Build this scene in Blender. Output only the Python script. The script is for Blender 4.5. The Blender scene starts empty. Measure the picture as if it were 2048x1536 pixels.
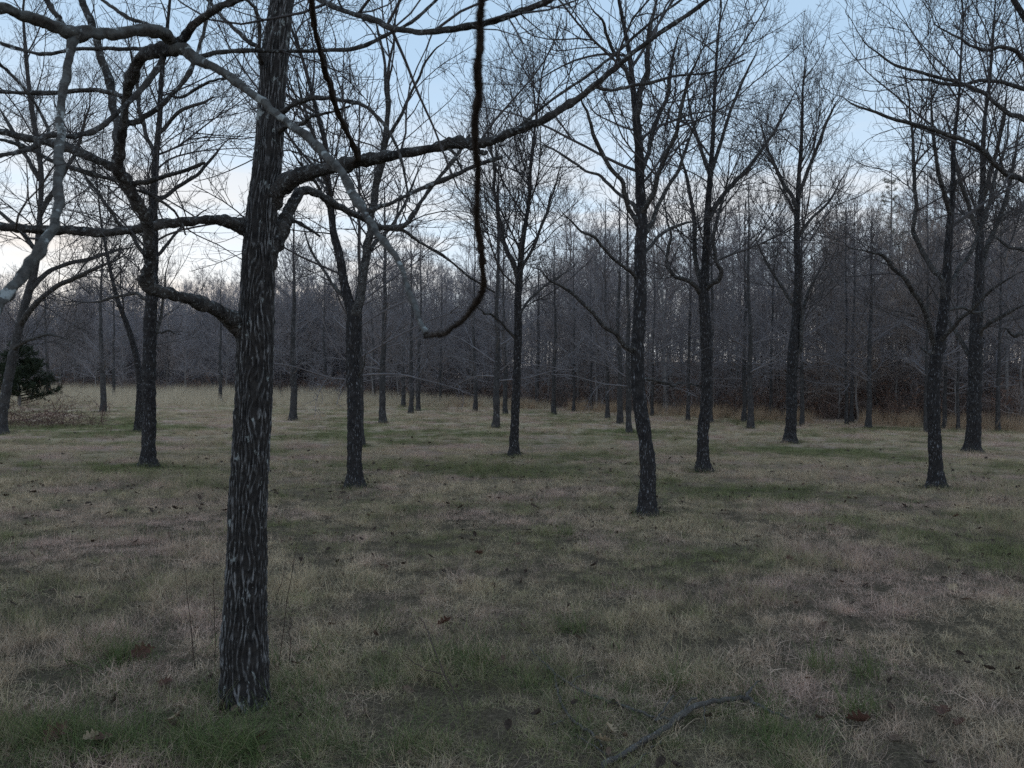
import bpy, math, random
import numpy as np
from mathutils import Vector

# ------------------------------------------------------------------ camera, sky, light
SC = bpy.context.scene
COL = SC.collection
FPX = 1535.0                      # focal length in photo pixels (2048 wide)
CAM_Z = 1.60
PITCH = math.radians(-0.485)

cam_d = bpy.data.cameras.new('camera')
cam = bpy.data.objects.new('camera', cam_d)
COL.objects.link(cam)
cam.location = (0, 0, CAM_Z)
cam.rotation_euler = (math.radians(90) + PITCH, 0, 0)
cam_d.sensor_width = 36.0
cam_d.lens = 36.0 * FPX / 2048.0
cam_d.clip_start = 0.05
cam_d.clip_end = 3000
cam_d.dof.use_dof = True          # phone optics: about 3 mm aperture, focused on the orchard
cam_d.dof.focus_distance = 7.0
cam_d.dof.aperture_fstop = 8.5
SC.camera = cam

SUN_AZ = math.radians(-27)        # after-sunset glow, left of the view axis (+Y)
SUN_EL = math.radians(4.0)

W = bpy.data.worlds.new('World')
SC.world = W
W.use_nodes = True
nt = W.node_tree
nt.nodes.clear()
L = nt.links
def N(tree, t, **kw):
    n = tree.nodes.new(t)
    for k, v in kw.items():
        setattr(n, k, v)
    return n
out = N(nt, 'ShaderNodeOutputWorld')
bg = N(nt, 'ShaderNodeBackground')
sky = N(nt, 'ShaderNodeTexSky', sky_type='NISHITA')
sky.sun_disc = False
sky.sun_elevation = SUN_EL
sky.sun_rotation = SUN_AZ
sky.altitude = 100
sky.air_density = 1.0
sky.dust_density = 0.6
sky.ozone_density = 2.2
bg.inputs['Strength'].default_value = 0.15
tc = N(nt, 'ShaderNodeTexCoord')
sep = N(nt, 'ShaderNodeSeparateXYZ')
L.new(tc.outputs['Generated'], sep.inputs[0])
# thin high veil: evens the clear-sky colour out all round, with the unseen zenith held brighter than real dusk to lift the ground
veil = N(nt, 'ShaderNodeMix', data_type='RGBA')
veil.inputs['Factor'].default_value = 0.88
elev = N(nt, 'ShaderNodeValToRGB')
L.new(sep.outputs['Z'], elev.inputs[0])
cr = elev.color_ramp
cr.elements[0].position = 0.0;  cr.elements[0].color = (4.0, 4.2, 4.5, 1)
cr.elements[1].position = 0.62; cr.elements[1].color = (2.3, 3.15, 4.1, 1)
e = cr.elements.new(0.20); e.color = (3.45, 4.15, 4.9, 1)
e = cr.elements.new(0.38); e.color = (2.38, 3.3, 4.35, 1)
L.new(sky.outputs[0], veil.inputs['A'])
L.new(elev.outputs[0], veil.inputs['B'])
# soft low clouds
mp = N(nt, 'ShaderNodeMapping')
mp.inputs['Scale'].default_value = (2.2, 2.2, 13.0)
L.new(tc.outputs['Generated'], mp.inputs[0])
nz = N(nt, 'ShaderNodeTexNoise')
nz.inputs['Scale'].default_value = 1.7
nz.inputs['Detail'].default_value = 5
L.new(mp.outputs[0], nz.inputs['Vector'])
cramp = N(nt, 'ShaderNodeMapRange')
cramp.inputs['From Min'].default_value = 0.44
cramp.inputs['From Max'].default_value = 0.60
L.new(nz.outputs['Fac'], cramp.inputs[0])
lowm = N(nt, 'ShaderNodeMapRange')
lowm.inputs['From Min'].default_value = 0.36
lowm.inputs['From Max'].default_value = 0.12
L.new(sep.outputs['Z'], lowm.inputs[0])
mul = N(nt, 'ShaderNodeMath', operation='MULTIPLY')
L.new(cramp.outputs[0], mul.inputs[0]); L.new(lowm.outputs[0], mul.inputs[1])
mul2 = N(nt, 'ShaderNodeMath', operation='MULTIPLY')
L.new(mul.outputs[0], mul2.inputs[0]); mul2.inputs[1].default_value = 0.75
cl = N(nt, 'ShaderNodeMix', data_type='RGBA')
cl.inputs['B'].default_value = (4.7, 4.25, 3.85, 1)
L.new(mul2.outputs[0], cl.inputs['Factor'])
L.new(veil.outputs['Result'], cl.inputs['A'])
L.new(cl.outputs['Result'], bg.inputs['Color'])
L.new(bg.outputs[0], out.inputs['Surface'])

sun_d = bpy.data.lights.new('sun', 'SUN')
sun_d.energy = 0.12               # the sun is already gone; only the glow is left
sun_d.angle = math.radians(25)
sun_d.color = (1.0, 0.82, 0.66)
sun = bpy.data.objects.new('sun', sun_d)
COL.objects.link(sun)
sd = Vector((math.sin(SUN_AZ) * math.cos(SUN_EL), math.cos(SUN_AZ) * math.cos(SUN_EL), math.sin(SUN_EL)))
sun.rotation_euler = (-sd).to_track_quat('-Z', 'Y').to_euler()
sun.location = (-20, 40, 30)

SC.view_settings.view_transform = 'Standard'
SC.view_settings.look = 'None'
SC.view_settings.exposure = 0.55
SC.view_settings.gamma = 1.0
SC.view_settings.use_curve_mapping = False
SC.cycles.use_denoising = False   # the little grain left is like the phone's own
SC.cycles.max_bounces = 4
SC.cycles.diffuse_bounces = 3
SC.cycles.glossy_bounces = 1
SC.cycles.transmission_bounces = 2
SC.cycles.caustics_reflective = False
SC.cycles.caustics_refractive = False

# ------------------------------------------------------------------ helpers
UP = np.array([0, 0, 1.0])
def nrm(v):
    return v / (np.linalg.norm(v, axis=-1, keepdims=True) + 1e-12)

def hash2(i, j, seed):
    h = (i.astype(np.int64) * 374761393 + j.astype(np.int64) * 668265263 + seed * 2147483647) & 0xffffffff
    h = ((h ^ (h >> 13)) * 1274126177) & 0xffffffff
    h = h ^ (h >> 16)
    return (h & 0xffffff) / float(0xffffff)
def vnoise(u, v, seed=0, per=None):
    i = np.floor(u); j = np.floor(v)
    a = u - i; b = v - j
    a = a * a * (3 - 2 * a); b = b * b * (3 - 2 * b)
    i0 = i.astype(np.int64); i1 = i0 + 1
    if per:
        i0 = i0 % per; i1 = i1 % per
    j0 = j.astype(np.int64); j1 = j0 + 1
    return ((hash2(i0, j0, seed) * (1 - a) + hash2(i1, j0, seed) * a) * (1 - b)
            + (hash2(i0, j1, seed) * (1 - a) + hash2(i1, j1, seed) * a) * b)

EX = np.array([-400, -60, -33, -14, 0, 8, 15, 22, 40, 400.0])
EY = np.array([75, 64, 55, 47, 41, 33.5, 28.0, 23.5, 16, 0.0])
def edge_y(x):
    return np.interp(x, EX, EY)
def sstep(a, b, x):
    t = np.clip((x - a) / (b - a), 0, 1)
    return t * t * (3 - 2 * t)
def ground_z(x, y):
    x = np.asarray(x, float); y = np.asarray(y, float)
    z = -0.010 * np.clip(x, -45, 45)
    s = (y - edge_y(x)) * 0.8
    hill = 0.10 + 0.90 * sstep(-12, 8, x)
    z = z + hill * (0.04 * np.clip(s, 0, 8) + 0.115 * np.clip(s - 4, 0, 20) + 0.03 * np.clip(s - 24, 0, 60))
    z = z + 0.10 * (vnoise(x * 0.11 + 7, y * 0.11 + 3, 5) - 0.5) * sstep(4, 12, np.hypot(x, y))
    z = z + 0.030 * (vnoise(x * 0.9 + 17, y * 0.9 + 3, 6) - 0.5)
    return z

cp, sp = math.cos(PITCH), math.sin(PITCH)
def px_dir(px, py):
    u = (px - 1024.0) / FPX; v = (768.0 - py) / FPX
    return np.array([u, cp - v * sp, sp + v * cp])
def at(px, py, depth):            # a point on the ray through a photo pixel, depth metres along +Y
    d = px_dir(px, py)
    d = d * (depth / d[1])
    return np.array([d[0], d[1], CAM_Z + d[2]])
def on_ground(px, py):            # where that ray meets the ground
    d = px_dir(px, py)
    t = 1.0; prev = 0.5
    while t < 200:
        p = d * t
        if CAM_Z + p[2] < ground_z(p[0], p[1]):
            break
        prev = t; t *= 1.03
    for _ in range(30):
        m = 0.5 * (prev + t); p = d * m
        if CAM_Z + p[2] < ground_z(p[0], p[1]): t = m
        else: prev = m
    p = d * t
    return np.array([p[0], p[1], float(ground_z(p[0], p[1]))])

def make_mesh(name, V, F4=None, F3=None, mat=None, smooth=True, attr=None):
    me = bpy.data.meshes.new(name)
    V = np.asarray(V, np.float32).reshape(-1, 3)
    n4 = 0 if F4 is None else len(F4); n3 = 0 if F3 is None else len(F3)
    loops = []
    if n4: loops.append(np.asarray(F4, np.int32).ravel())
    if n3: loops.append(np.asarray(F3, np.int32).ravel())
    loops = np.concatenate(loops)
    me.vertices.add(len(V)); me.vertices.foreach_set('co', V.ravel())
    me.loops.add(len(loops)); me.loops.foreach_set('vertex_index', loops)
    me.polygons.add(n4 + n3)
    st = np.concatenate([np.arange(n4) * 4, n4 * 4 + np.arange(n3) * 3]).astype(np.int32)
    tot = np.concatenate([np.full(n4, 4), np.full(n3, 3)]).astype(np.int32)
    me.polygons.foreach_set('loop_start', st)
    me.polygons.foreach_set('loop_total', tot)
    if smooth:
        me.polygons.foreach_set('use_smooth', np.ones(n4 + n3, bool))
    me.update(calc_edges=True)
    if attr:
        for k, a in attr.items():
            at_ = me.attributes.new(k, 'FLOAT', 'POINT')
            at_.data.foreach_set('value', np.asarray(a, np.float32))
    if mat: me.materials.append(mat)
    return me

class Geo:                        # gathers tubes and blades, then makes ONE mesh
    def __init__(self): self.V = []; self.F4 = []; self.F3 = []; self.A = []; self.n = 0
    def add(self, V, F4=None, F3=None, tone=0.5):
        V = np.asarray(V, float).reshape(-1, 3)
        if F4 is not None and len(F4): self.F4.append(np.asarray(F4) + self.n)
        if F3 is not None and len(F3): self.F3.append(np.asarray(F3) + self.n)
        self.V.append(V)
        self.A.append(np.broadcast_to(np.asarray(tone, float), (len(V),)) if np.ndim(tone) == 0 else np.asarray(tone, float))
        self.n += len(V)
    def tubes(self, P, R, k, tone=0.5):   # P (m,n,3) R (m,n)
        if len(P) == 0: return
        P = np.asarray(P, float); R = np.asarray(R, float)
        m, n, _ = P.shape
        T = np.empty_like(P)
        T[:, 1:-1] = P[:, 2:] - P[:, :-2]; T[:, 0] = P[:, 1] - P[:, 0]; T[:, -1] = P[:, -1] - P[:, -2]
        T = nrm(T)
        ax = np.argmin(np.abs(P[:, -1] - P[:, 0]), axis=1)
        ref = np.eye(3)[ax][:, None, :]
        A = nrm(np.cross(T, ref)); B = np.cross(T, A)
        th = np.arange(k) * 2 * np.pi / k
        V = (P[:, :, None, :] + R[:, :, None, None] * (np.cos(th)[None, None, :, None] * A[:, :, None, :]
             + np.sin(th)[None, None, :, None] * B[:, :, None, :]))
        i = np.arange(n - 1)[:, None] * k + np.arange(k)[None, :]
        j = np.arange(n - 1)[:, None] * k + (np.arange(k)[None, :] + 1) % k
        q = np.stack([i, j, j + k, i + k], -1).reshape(-1, 4)
        F = (q[None] + (np.arange(m) * n * k)[:, None, None]).reshape(-1, 4)
        tn = np.repeat(np.broadcast_to(np.asarray(tone, float), (m,)), n * k) if np.ndim(tone) else tone
        self.add(V.reshape(-1, 3), F, tone=tn)
    def mesh(self, name, mat, smooth=True):
        return make_mesh(name, np.concatenate(self.V), np.concatenate(self.F4) if self.F4 else None,
                         np.concatenate(self.F3) if self.F3 else None, mat, smooth, {'tone': np.concatenate(self.A)})

def catmull(P, step_n):           # smooth dense path through control points (any dimension)
    P = np.asarray(P, float)
    Q = np.concatenate([[2 * P[0] - P[1]], P, [2 * P[-1] - P[-2]]])
    out_ = []
    for i in range(len(P) - 1):
        p0, p1, p2, p3 = Q[i:i + 4]
        t = np.linspace(0, 1, step_n, endpoint=False)[:, None]
        out_.append(0.5 * ((2 * p1) + (-p0 + p2) * t + (2 * p0 - 5 * p1 + 4 * p2 - p3) * t ** 2 + (-p0 + 3 * p1 - 3 * p2 + p3) * t ** 3))
    out_.append(P[-1:])
    return np.concatenate(out_)
def resample(P, R, n):
    s = np.concatenate([[0], np.cumsum(np.linalg.norm(np.diff(P, axis=0), axis=1))])
    t = np.linspace(0, s[-1], n)
    return np.stack([np.interp(t, s, P[:, c]) for c in range(3)], 1), np.interp(t, s, R)

def wire_tube(g, P, R, k=12, rough=0.0, seed=0, cap=True, tone=0.5):   # one path, parallel-transported rings
    P = np.asarray(P, float); R = np.asarray(R, float)
    n = len(P)
    T = np.empty_like(P); T[1:-1] = P[2:] - P[:-2]; T[0] = P[1] - P[0]; T[-1] = P[-1] - P[-2]; T = nrm(T)
    A = np.zeros_like(P)
    a = np.cross(T[0], [0.3, 0.9, 0.2]); a /= np.linalg.norm(a)
    for i in range(n):
        a = a - T[i] * np.dot(a, T[i]); a /= np.linalg.norm(a); A[i] = a
    B = np.cross(T, A)
    th = np.arange(k) * 2 * np.pi / k
    RR = np.repeat(R[:, None], k, 1)
    if rough > 0:
        s = np.concatenate([[0], np.cumsum(np.linalg.norm(np.diff(P, axis=0), axis=1))])
        U = np.repeat((np.arange(k) * (8.0 / k))[None], n, 0); Vv = np.repeat(s[:, None], k, 1)
        RR = RR * (1 + rough * 2 * (vnoise(U, Vv * 18, seed, 8) - 0.5) + rough * 1.2 * (vnoise(U * 1.0, Vv * 55, seed + 1, 8) - 0.5)
                   + rough * 1.4 * (vnoise(U * 0 + 3, Vv * 9, seed + 2) - 0.5))
    V = P[:, None] + RR[:, :, None] * (np.cos(th)[None, :, None] * A[:, None] + np.sin(th)[None, :, None] * B[:, None])
    i = np.arange(n - 1)[:, None] * k + np.arange(k)[None]
    j = np.arange(n - 1)[:, None] * k + (np.arange(k)[None] + 1) % k
    F = np.stack([i, j, j + k, i + k], -1).reshape(-1, 4)
    V = V.reshape(-1, 3); F3 = None
    if cap:
        V = np.concatenate([V, [P[-1] + T[-1] * R[-1] * 0.3]])
        b = (n - 1) * k
        F3 = np.array([[b + q, b + (q + 1) % k, n * k] for q in range(k)])
    g.add(V, F, F3, tone)

def spawn(P, R, rng, dens, t0, t1, a0, a1, lfrac, lmin, lmax, n, trop, wob, rmin, rk=0.011, upbias=0.3, tipend=0.4, taper=0.5, byheight=False):
    """children of a batch of branches: P (m,n,3) -> (M,n,3)"""
    if len(P) == 0: return np.zeros((0, n, 3)), np.zeros((0, n))
    seg = np.linalg.norm(np.diff(P, axis=1), axis=2)
    Lp = seg.sum(1)
    cnt = rng.poisson(np.maximum(dens * Lp * (t1 - t0), 0))
    pi = np.repeat(np.arange(len(P)), cnt)
    M = len(pi)
    if M == 0: return np.zeros((0, n, 3)), np.zeros((0, n))
    t = rng.uniform(t0, t1, M)
    f = t * (P.shape[1] - 1); i = np.clip(f.astype(int), 0, P.shape[1] - 2); fr = (f - i)[:, None]
    pos = P[pi, i] * (1 - fr) + P[pi, i + 1] * fr
    rp = R[pi, i] * (1 - fr[:, 0]) + R[pi, i + 1] * fr[:, 0]
    T = nrm(P[pi, i + 1] - P[pi, i])
    rv = rng.normal(size=(M, 3)); rv[:, 2] += upbias
    pr = nrm(rv - T * (rv * T).sum(1, keepdims=True))
    a = rng.uniform(a0, a1, M)[:, None]
    if byheight:                      # low branches spread, high ones rise
        q_ = ((t - t0) / (t1 - t0))[:, None]; a = np.clip(a1 + (a0 - a1) * q_ + rng.normal(0, 0.13, (M, 1)), 0.2, 1.5)
    d = nrm(np.cos(a) * T + np.sin(a) * pr)
    ln = np.clip(lfrac * Lp[pi] * (1 - taper * t) * rng.uniform(0.55, 1.25, M), lmin, lmax)
    r0 = np.maximum(np.minimum(rp * 0.72, ln * rk), rmin)
    C = np.empty((M, n, 3)); C[:, 0] = pos
    st = (ln / (n - 1))[:, None]
    w = rng.normal(size=(M, 3)) * wob
    for q in range(1, n):
        w = 0.5 * w + rng.normal(size=(M, 3)) * wob
        d = nrm(d + w + UP * trop)
        C[:, q] = C[:, q - 1] + d * st
    Rc = r0[:, None] * np.linspace(1, tipend, n)[None]
    return C, np.maximum(Rc, rmin * 0.7)

# ------------------------------------------------------------------ materials
def mat_new(name):
    m = bpy.data.materials.new(name); m.use_nodes = True
    t = m.node_tree; t.nodes.clear()
    o = N(t, 'ShaderNodeOutputMaterial'); b = N(t, 'ShaderNodeBsdfPrincipled')
    t.links.new(b.outputs[0], o.inputs['Surface'])
    b.inputs['Specular IOR Level'].default_value = 0.2
    return m, t, b
def ramp(t, fac, stops):
    r = N(t, 'ShaderNodeValToRGB')
    t.links.new(fac, r.inputs[0])
    els = r.color_ramp.elements
    while len(els) < len(stops): els.new(0.5)
    for e_, (p, c) in zip(els, stops):
        e_.position = p; e_.color = (c[0], c[1], c[2], 1)
    return r.outputs[0]
def noise(t, vec, scale, detail=4, rough=0.55, mscale=None):
    if mscale is not None:
        mp_ = N(t, 'ShaderNodeMapping'); mp_.inputs['Scale'].default_value = mscale
        t.links.new(vec, mp_.inputs[0]); vec = mp_.outputs[0]
    n_ = N(t, 'ShaderNodeTexNoise')
    n_.inputs['Scale'].default_value = scale; n_.inputs['Detail'].default_value = detail
    n_.inputs['Roughness'].default_value = rough
    t.links.new(vec, n_.inputs['Vector'])
    return n_.outputs['Fac']
def mixc(t, fac, a, b):
    m_ = N(t, 'ShaderNodeMix', data_type='RGBA')
    for sock, v in (('Factor', fac), ('A', a), ('B', b)):
        if isinstance(v, (int, float)): m_.inputs[sock].default_value = v
        elif isinstance(v, tuple): m_.inputs[sock].default_value = (v[0], v[1], v[2], 1)
        else: t.links.new(v, m_.inputs[sock])
    return m_.outputs['Result']
def mth(t, op, a, b=None):
    m_ = N(t, 'ShaderNodeMath', operation=op)
    for k, v in ((0, a), (1, b)):
        if v is None: continue
        if isinstance(v, (int, float)): m_.inputs[k].default_value = v
        else: t.links.new(v, m_.inputs[k])
    return m_.outputs[0]
def rng_map(t, v, a, b):
    m_ = N(t, 'ShaderNodeMapRange'); m_.inputs['From Min'].default_value = a; m_.inputs['From Max'].default_value = b
    t.links.new(v, m_.inputs[0]); return m_.outputs[0]
def bump(t, b, h, strength, dist):
    n_ = N(t, 'ShaderNodeBump'); n_.inputs['Strength'].default_value = strength; n_.inputs['Distance'].default_value = dist
    t.links.new(h, n_.inputs['Height']); t.links.new(n_.outputs[0], b.inputs['Normal'])
def pos_of(t): return N(t, 'ShaderNodeNewGeometry').outputs['Position']
def obj_of(t): return N(t, 'ShaderNodeTexCoord').outputs['Object']
def attr_of(t, name): return N(t, 'ShaderNodeAttribute', attribute_name=name).outputs['Fac']

# furrowed walnut bark of the near trunk: dark bark, weathered grey plates on the ridges (attribute from the relief)
m_near, t, b = mat_new('bark_furrowed')
p = obj_of(t)
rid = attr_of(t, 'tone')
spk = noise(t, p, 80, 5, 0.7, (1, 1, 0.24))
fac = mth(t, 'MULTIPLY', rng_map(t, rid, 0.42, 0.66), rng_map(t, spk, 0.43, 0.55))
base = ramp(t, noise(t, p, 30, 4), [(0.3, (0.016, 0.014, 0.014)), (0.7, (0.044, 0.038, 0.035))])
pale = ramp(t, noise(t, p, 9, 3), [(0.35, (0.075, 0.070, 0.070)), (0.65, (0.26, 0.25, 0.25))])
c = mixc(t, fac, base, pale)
sepz = N(t, 'ShaderNodeSeparateXYZ'); t.links.new(p, sepz.inputs[0])
high = rng_map(t, sepz.outputs['Z'], 1.6, 3.4)          # more lichen up the stem
lic = rng_map(t, mth(t, 'ADD', noise(t, p, 22, 5, 0.65, (1, 1, 0.6)), mth(t, 'MULTIPLY', high, 0.055)), 0.635, 0.67)
c = mixc(t, mth(t, 'MULTIPLY', lic, 0.7), c, (0.36, 0.38, 0.37))
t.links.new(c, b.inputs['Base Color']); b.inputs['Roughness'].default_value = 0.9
bump(t, b, noise(t, p, 160, 5, 0.7, (1, 1, 0.35)), 0.7, 0.004)

def bark(name, dark, mid, fleck, lo, hi, sc, zst=0.22):
    m_, t, b = mat_new(name)
    p = obj_of(t)
    n1 = noise(t, p, sc, 5, 0.62, (1, 1, zst))
    n2 = noise(t, p, sc * 0.22, 3, 0.5)
    c = mixc(t, rng_map(t, n2, 0.3, 0.7), dark, mid)
    c = mixc(t, mth(t, 'MULTIPLY', rng_map(t, n1, lo, hi), rng_map(t, noise(t, p, sc * 0.5, 3), 0.36, 0.6)), c, fleck)
    t.links.new(c, b.inputs['Base Color']); b.inputs['Roughness'].default_value = 0.92
    bump(t, b, n1, 0.9, 0.02)
    return m_
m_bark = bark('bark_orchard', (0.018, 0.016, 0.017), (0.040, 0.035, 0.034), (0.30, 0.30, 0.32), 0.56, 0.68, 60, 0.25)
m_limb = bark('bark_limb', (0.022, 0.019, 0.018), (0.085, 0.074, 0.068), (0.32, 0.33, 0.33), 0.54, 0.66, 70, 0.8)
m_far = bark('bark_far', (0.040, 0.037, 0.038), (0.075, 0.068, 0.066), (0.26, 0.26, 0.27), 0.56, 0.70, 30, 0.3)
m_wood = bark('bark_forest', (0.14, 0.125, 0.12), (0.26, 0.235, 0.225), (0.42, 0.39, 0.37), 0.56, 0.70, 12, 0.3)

def twigmat(name, a, b_, sc=3):
    m_, t, b = mat_new(name)
    c = ramp(t, noise(t, obj_of(t), sc, 3), [(0.3, a), (0.7, b_)])
    t.links.new(c, b.inputs['Base Color']); b.inputs['Roughness'].default_value = 0.8
    return m_
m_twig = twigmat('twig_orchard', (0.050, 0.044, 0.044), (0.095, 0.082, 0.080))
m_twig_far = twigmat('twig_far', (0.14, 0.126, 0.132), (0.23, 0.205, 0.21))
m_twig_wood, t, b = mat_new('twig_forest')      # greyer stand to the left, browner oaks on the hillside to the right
p = pos_of(t)
sx = N(t, 'ShaderNodeSeparateXYZ'); t.links.new(p, sx.inputs[0])
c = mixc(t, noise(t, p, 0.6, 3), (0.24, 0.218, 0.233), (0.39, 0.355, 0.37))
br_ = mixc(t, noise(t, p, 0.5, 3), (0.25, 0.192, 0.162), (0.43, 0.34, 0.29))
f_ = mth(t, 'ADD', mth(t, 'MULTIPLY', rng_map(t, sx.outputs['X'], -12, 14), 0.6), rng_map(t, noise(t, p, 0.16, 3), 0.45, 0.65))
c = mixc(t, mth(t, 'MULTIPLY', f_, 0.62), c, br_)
t.links.new(c, b.inputs['Base Color']); b.inputs['Roughness'].default_value = 0.8
m_brush = twigmat('brush', (0.18, 0.135, 0.12), (0.29, 0.215, 0.185), 1.2)
m_bramble = twigmat('bramble_stem', (0.085, 0.048, 0.042), (0.15, 0.088, 0.074), 1.2)
m_hair = twigmat('mossy_bark', (0.022, 0.016, 0.013), (0.055, 0.040, 0.032), 60)

m_stub = twigmat('broken_wood', (0.16, 0.115, 0.09), (0.30, 0.22, 0.17), 40)
# lichen-covered smooth limb
m_lich, t, b = mat_new('bark_lichen')
p = obj_of(t)
c = ramp(t, noise(t, p, 60, 4), [(0.3, (0.030, 0.027, 0.025)), (0.7, (0.090, 0.080, 0.072))])
lf = rng_map(t, noise(t, p, 26, 5, 0.62), 0.47, 0.55)
c = mixc(t, mth(t, 'MULTIPLY', lf, 0.55), c, (0.12, 0.12, 0.114))
lf2 = rng_map(t, noise(t, p, 17, 5, 0.65), 0.58, 0.62)
c = mixc(t, mth(t, 'MULTIPLY', lf2, 0.75), c, (0.33, 0.345, 0.34))
t.links.new(c, b.inputs['Base Color']); b.inputs['Roughness'].default_value = 0.85
bump(t, b, noise(t, p, 120, 4), 0.6, 0.004)

# turf colours: straw, pinkish straw and green patches, by place
def blob(t, p, px, py, wpx, hpx):   # soft patch of sward, laid on the ground where the photo shows it
    c0 = on_ground(px, py); c1 = on_ground(px, py - hpx); c2 = on_ground(px, min(py + hpx, 1530))
    rx = wpx / FPX * c0[1]; ry = max(0.5 * (c1[1] - c2[1]), 0.15)
    a = N(t, 'ShaderNodeVectorMath', operation='SUBTRACT'); t.links.new(p, a.inputs[0]); a.inputs[1].default_value = (c0[0], c0[1], 0)
    m_ = N(t, 'ShaderNodeVectorMath', operation='MULTIPLY'); t.links.new(a.outputs[0], m_.inputs[0]); m_.inputs[1].default_value = (1 / rx, 1 / ry, 0)
    l_ = N(t, 'ShaderNodeVectorMath', operation='LENGTH'); t.links.new(m_.outputs[0], l_.inputs[0])
    r_ = N(t, 'ShaderNodeMapRange', interpolation_type='SMOOTHSTEP'); r_.inputs['From Min'].default_value = 1.35; r_.inputs['From Max'].default_value = 0.2
    t.links.new(l_.outputs['Value'], r_.inputs[0])
    return r_.outputs[0]
GREENS = [(820, 868, 240, 16), (1240, 870, 110, 14), (1610, 905, 210, 24), (180, 860, 190, 22), (150, 1480, 330, 80), (470, 1500, 200, 55), (940, 1330, 190, 60), (1450, 1112, 200, 36), (1910, 1090, 150, 34), (330, 940, 230, 16), (1030, 940, 170, 18), (1500, 990, 150, 16)]
PINKS = [(1740, 1195, 330, 55), (1810, 1125, 110, 40), (1400, 1190, 220, 30), (250, 1090, 300, 50), (1500, 1400, 200, 50)]
def add_up(t, vals):
    s_ = vals[0]
    for v in vals[1:]: s_ = mth(t, 'MAXIMUM', s_, v)
    return s_
def turf_color(t, p, tone=None):
    big = noise(t, p, 0.33, 4, 0.55, (0.8, 1.5, 1))
    sm = noise(t, p, 1.9, 4, 0.6)
    g = mth(t, 'ADD', mth(t, 'MULTIPLY', big, 0.58), mth(t, 'MULTIPLY', sm, 0.42))
    g = mth(t, 'ADD', g, mth(t, 'MULTIPLY', add_up(t, [blob(t, p, *q) for q in GREENS]), 0.095))
    pk = add_up(t, [blob(t, p, *q) for q in PINKS])
    g = mth(t, 'SUBTRACT', g, mth(t, 'MULTIPLY', pk, 0.05))
    if tone is not None:
        g = mth(t, 'ADD', g, mth(t, 'MULTIPLY', mth(t, 'SUBTRACT', tone, 0.5), 0.16))
    pink = rng_map(t, mth(t, 'ADD', noise(t, p, 0.75, 3, 0.5), mth(t, 'MULTIPLY', pk, 0.14)), 0.44, 0.62)
    straw = mixc(t, pink, STRAW, PINK)
    green = mixc(t, rng_map(t, noise(t, p, 2.7, 3), 0.35, 0.65), GREEN_A, GREEN_B)
    return mixc(t, rng_map(t, g, 0.505, 0.60), straw, green)
STRAW = (0.605, 0.468, 0.318); PINK = (0.61, 0.43, 0.345)
GREEN_A = (0.165, 0.180, 0.075); GREEN_B = (0.275, 0.265, 0.120)

m_ground, t, b = mat_new('turf_soil')
p = pos_of(t)
c = turf_color(t, p)
fine = noise(t, p, 45, 5, 0.7)
thatch = mixc(t, rng_map(t, fine, 0.3, 0.7), (0.045, 0.036, 0.027), (0.16, 0.125, 0.088))
dst = N(t, 'ShaderNodeVectorMath', operation='LENGTH'); t.links.new(p, dst.inputs[0])
far = rng_map(t, dst.outputs['Value'], 9, 26)             # beyond this the blades merge into one sward
c = mixc(t, far, thatch, mixc(t, 0.2, c, thatch))
litter = ramp(t, noise(t, p, 6, 5, 0.7), [(0.3, (0.13, 0.090, 0.072)), (0.7, (0.30, 0.215, 0.17))])
fl = attr_of(t, 'tone')
c = mixc(t, fl, c, litter)
t.links.new(c, b.inputs['Base Color']); b.inputs['Roughness'].default_value = 1.0
b.inputs['Specular IOR Level'].default_value = 0.0
bump(t, b, noise(t, p, 30, 6, 0.7), 0.8, 0.03)

def blade_mat(name, fn, transl=0.25):
    m_, t, b = mat_new(name)
    c = fn(t)
    t.links.new(c, b.inputs['Base Color']); b.inputs['Roughness'].default_value = 0.75
    tr = N(t, 'ShaderNodeBsdfTranslucent'); t.links.new(c, tr.inputs[0])
    mx = N(t, 'ShaderNodeMixShader'); mx.inputs[0].default_value = transl
    t.links.new(b.outputs[0], mx.inputs[1]); t.links.new(tr.outputs[0], mx.inputs[2])
    o = [n_ for n_ in t.nodes if n_.type == 'OUTPUT_MATERIAL'][0]
    t.links.new(mx.outputs[0], o.inputs['Surface'])
    return m_
def c_turf(t):
    tn = attr_of(t, 'tone')
    c = turf_color(t, pos_of(t), tn)
    v = N(t, 'ShaderNodeHueSaturation'); t.links.new(c, v.inputs['Color'])
    pv = N(t, 'ShaderNodeMapRange'); pv.inputs['From Min'].default_value = 0.32; pv.inputs['From Max'].default_value = 0.68; pv.inputs['To Min'].default_value = 0.48; pv.inputs['To Max'].default_value = 1.25
    t.links.new(noise(t, pos_of(t), 5.0, 5, 0.75), pv.inputs[0])
    t.links.new(mth(t, 'MULTIPLY', pv.outputs[0], mth(t, 'ADD', mth(t, 'MULTIPLY', tn, 0.95), 0.52)), v.inputs['Value'])
    return v.outputs[0]
m_blade = blade_mat('turf_blade', c_turf)
m_green = blade_mat('green_blade', lambda t: ramp(t, attr_of(t, 'tone'), [(0.0, (0.050, 0.072, 0.026)), (0.6, (0.125, 0.160, 0.055)), (0.8, (0.17, 0.18, 0.075)), (1.0, (0.33, 0.27, 0.16))]))
m_straw = blade_mat('tall_straw', lambda t: ramp(t, attr_of(t, 'tone'), [(0.0, (0.52, 0.42, 0.30)), (1.0, (0.76, 0.64, 0.48))]))
m_sedge = blade_mat('sedge_blade', lambda t: ramp(t, attr_of(t, 'tone'), [(0.0, (0.36, 0.25, 0.165)), (1.0, (0.60, 0.44, 0.30))]))
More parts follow.
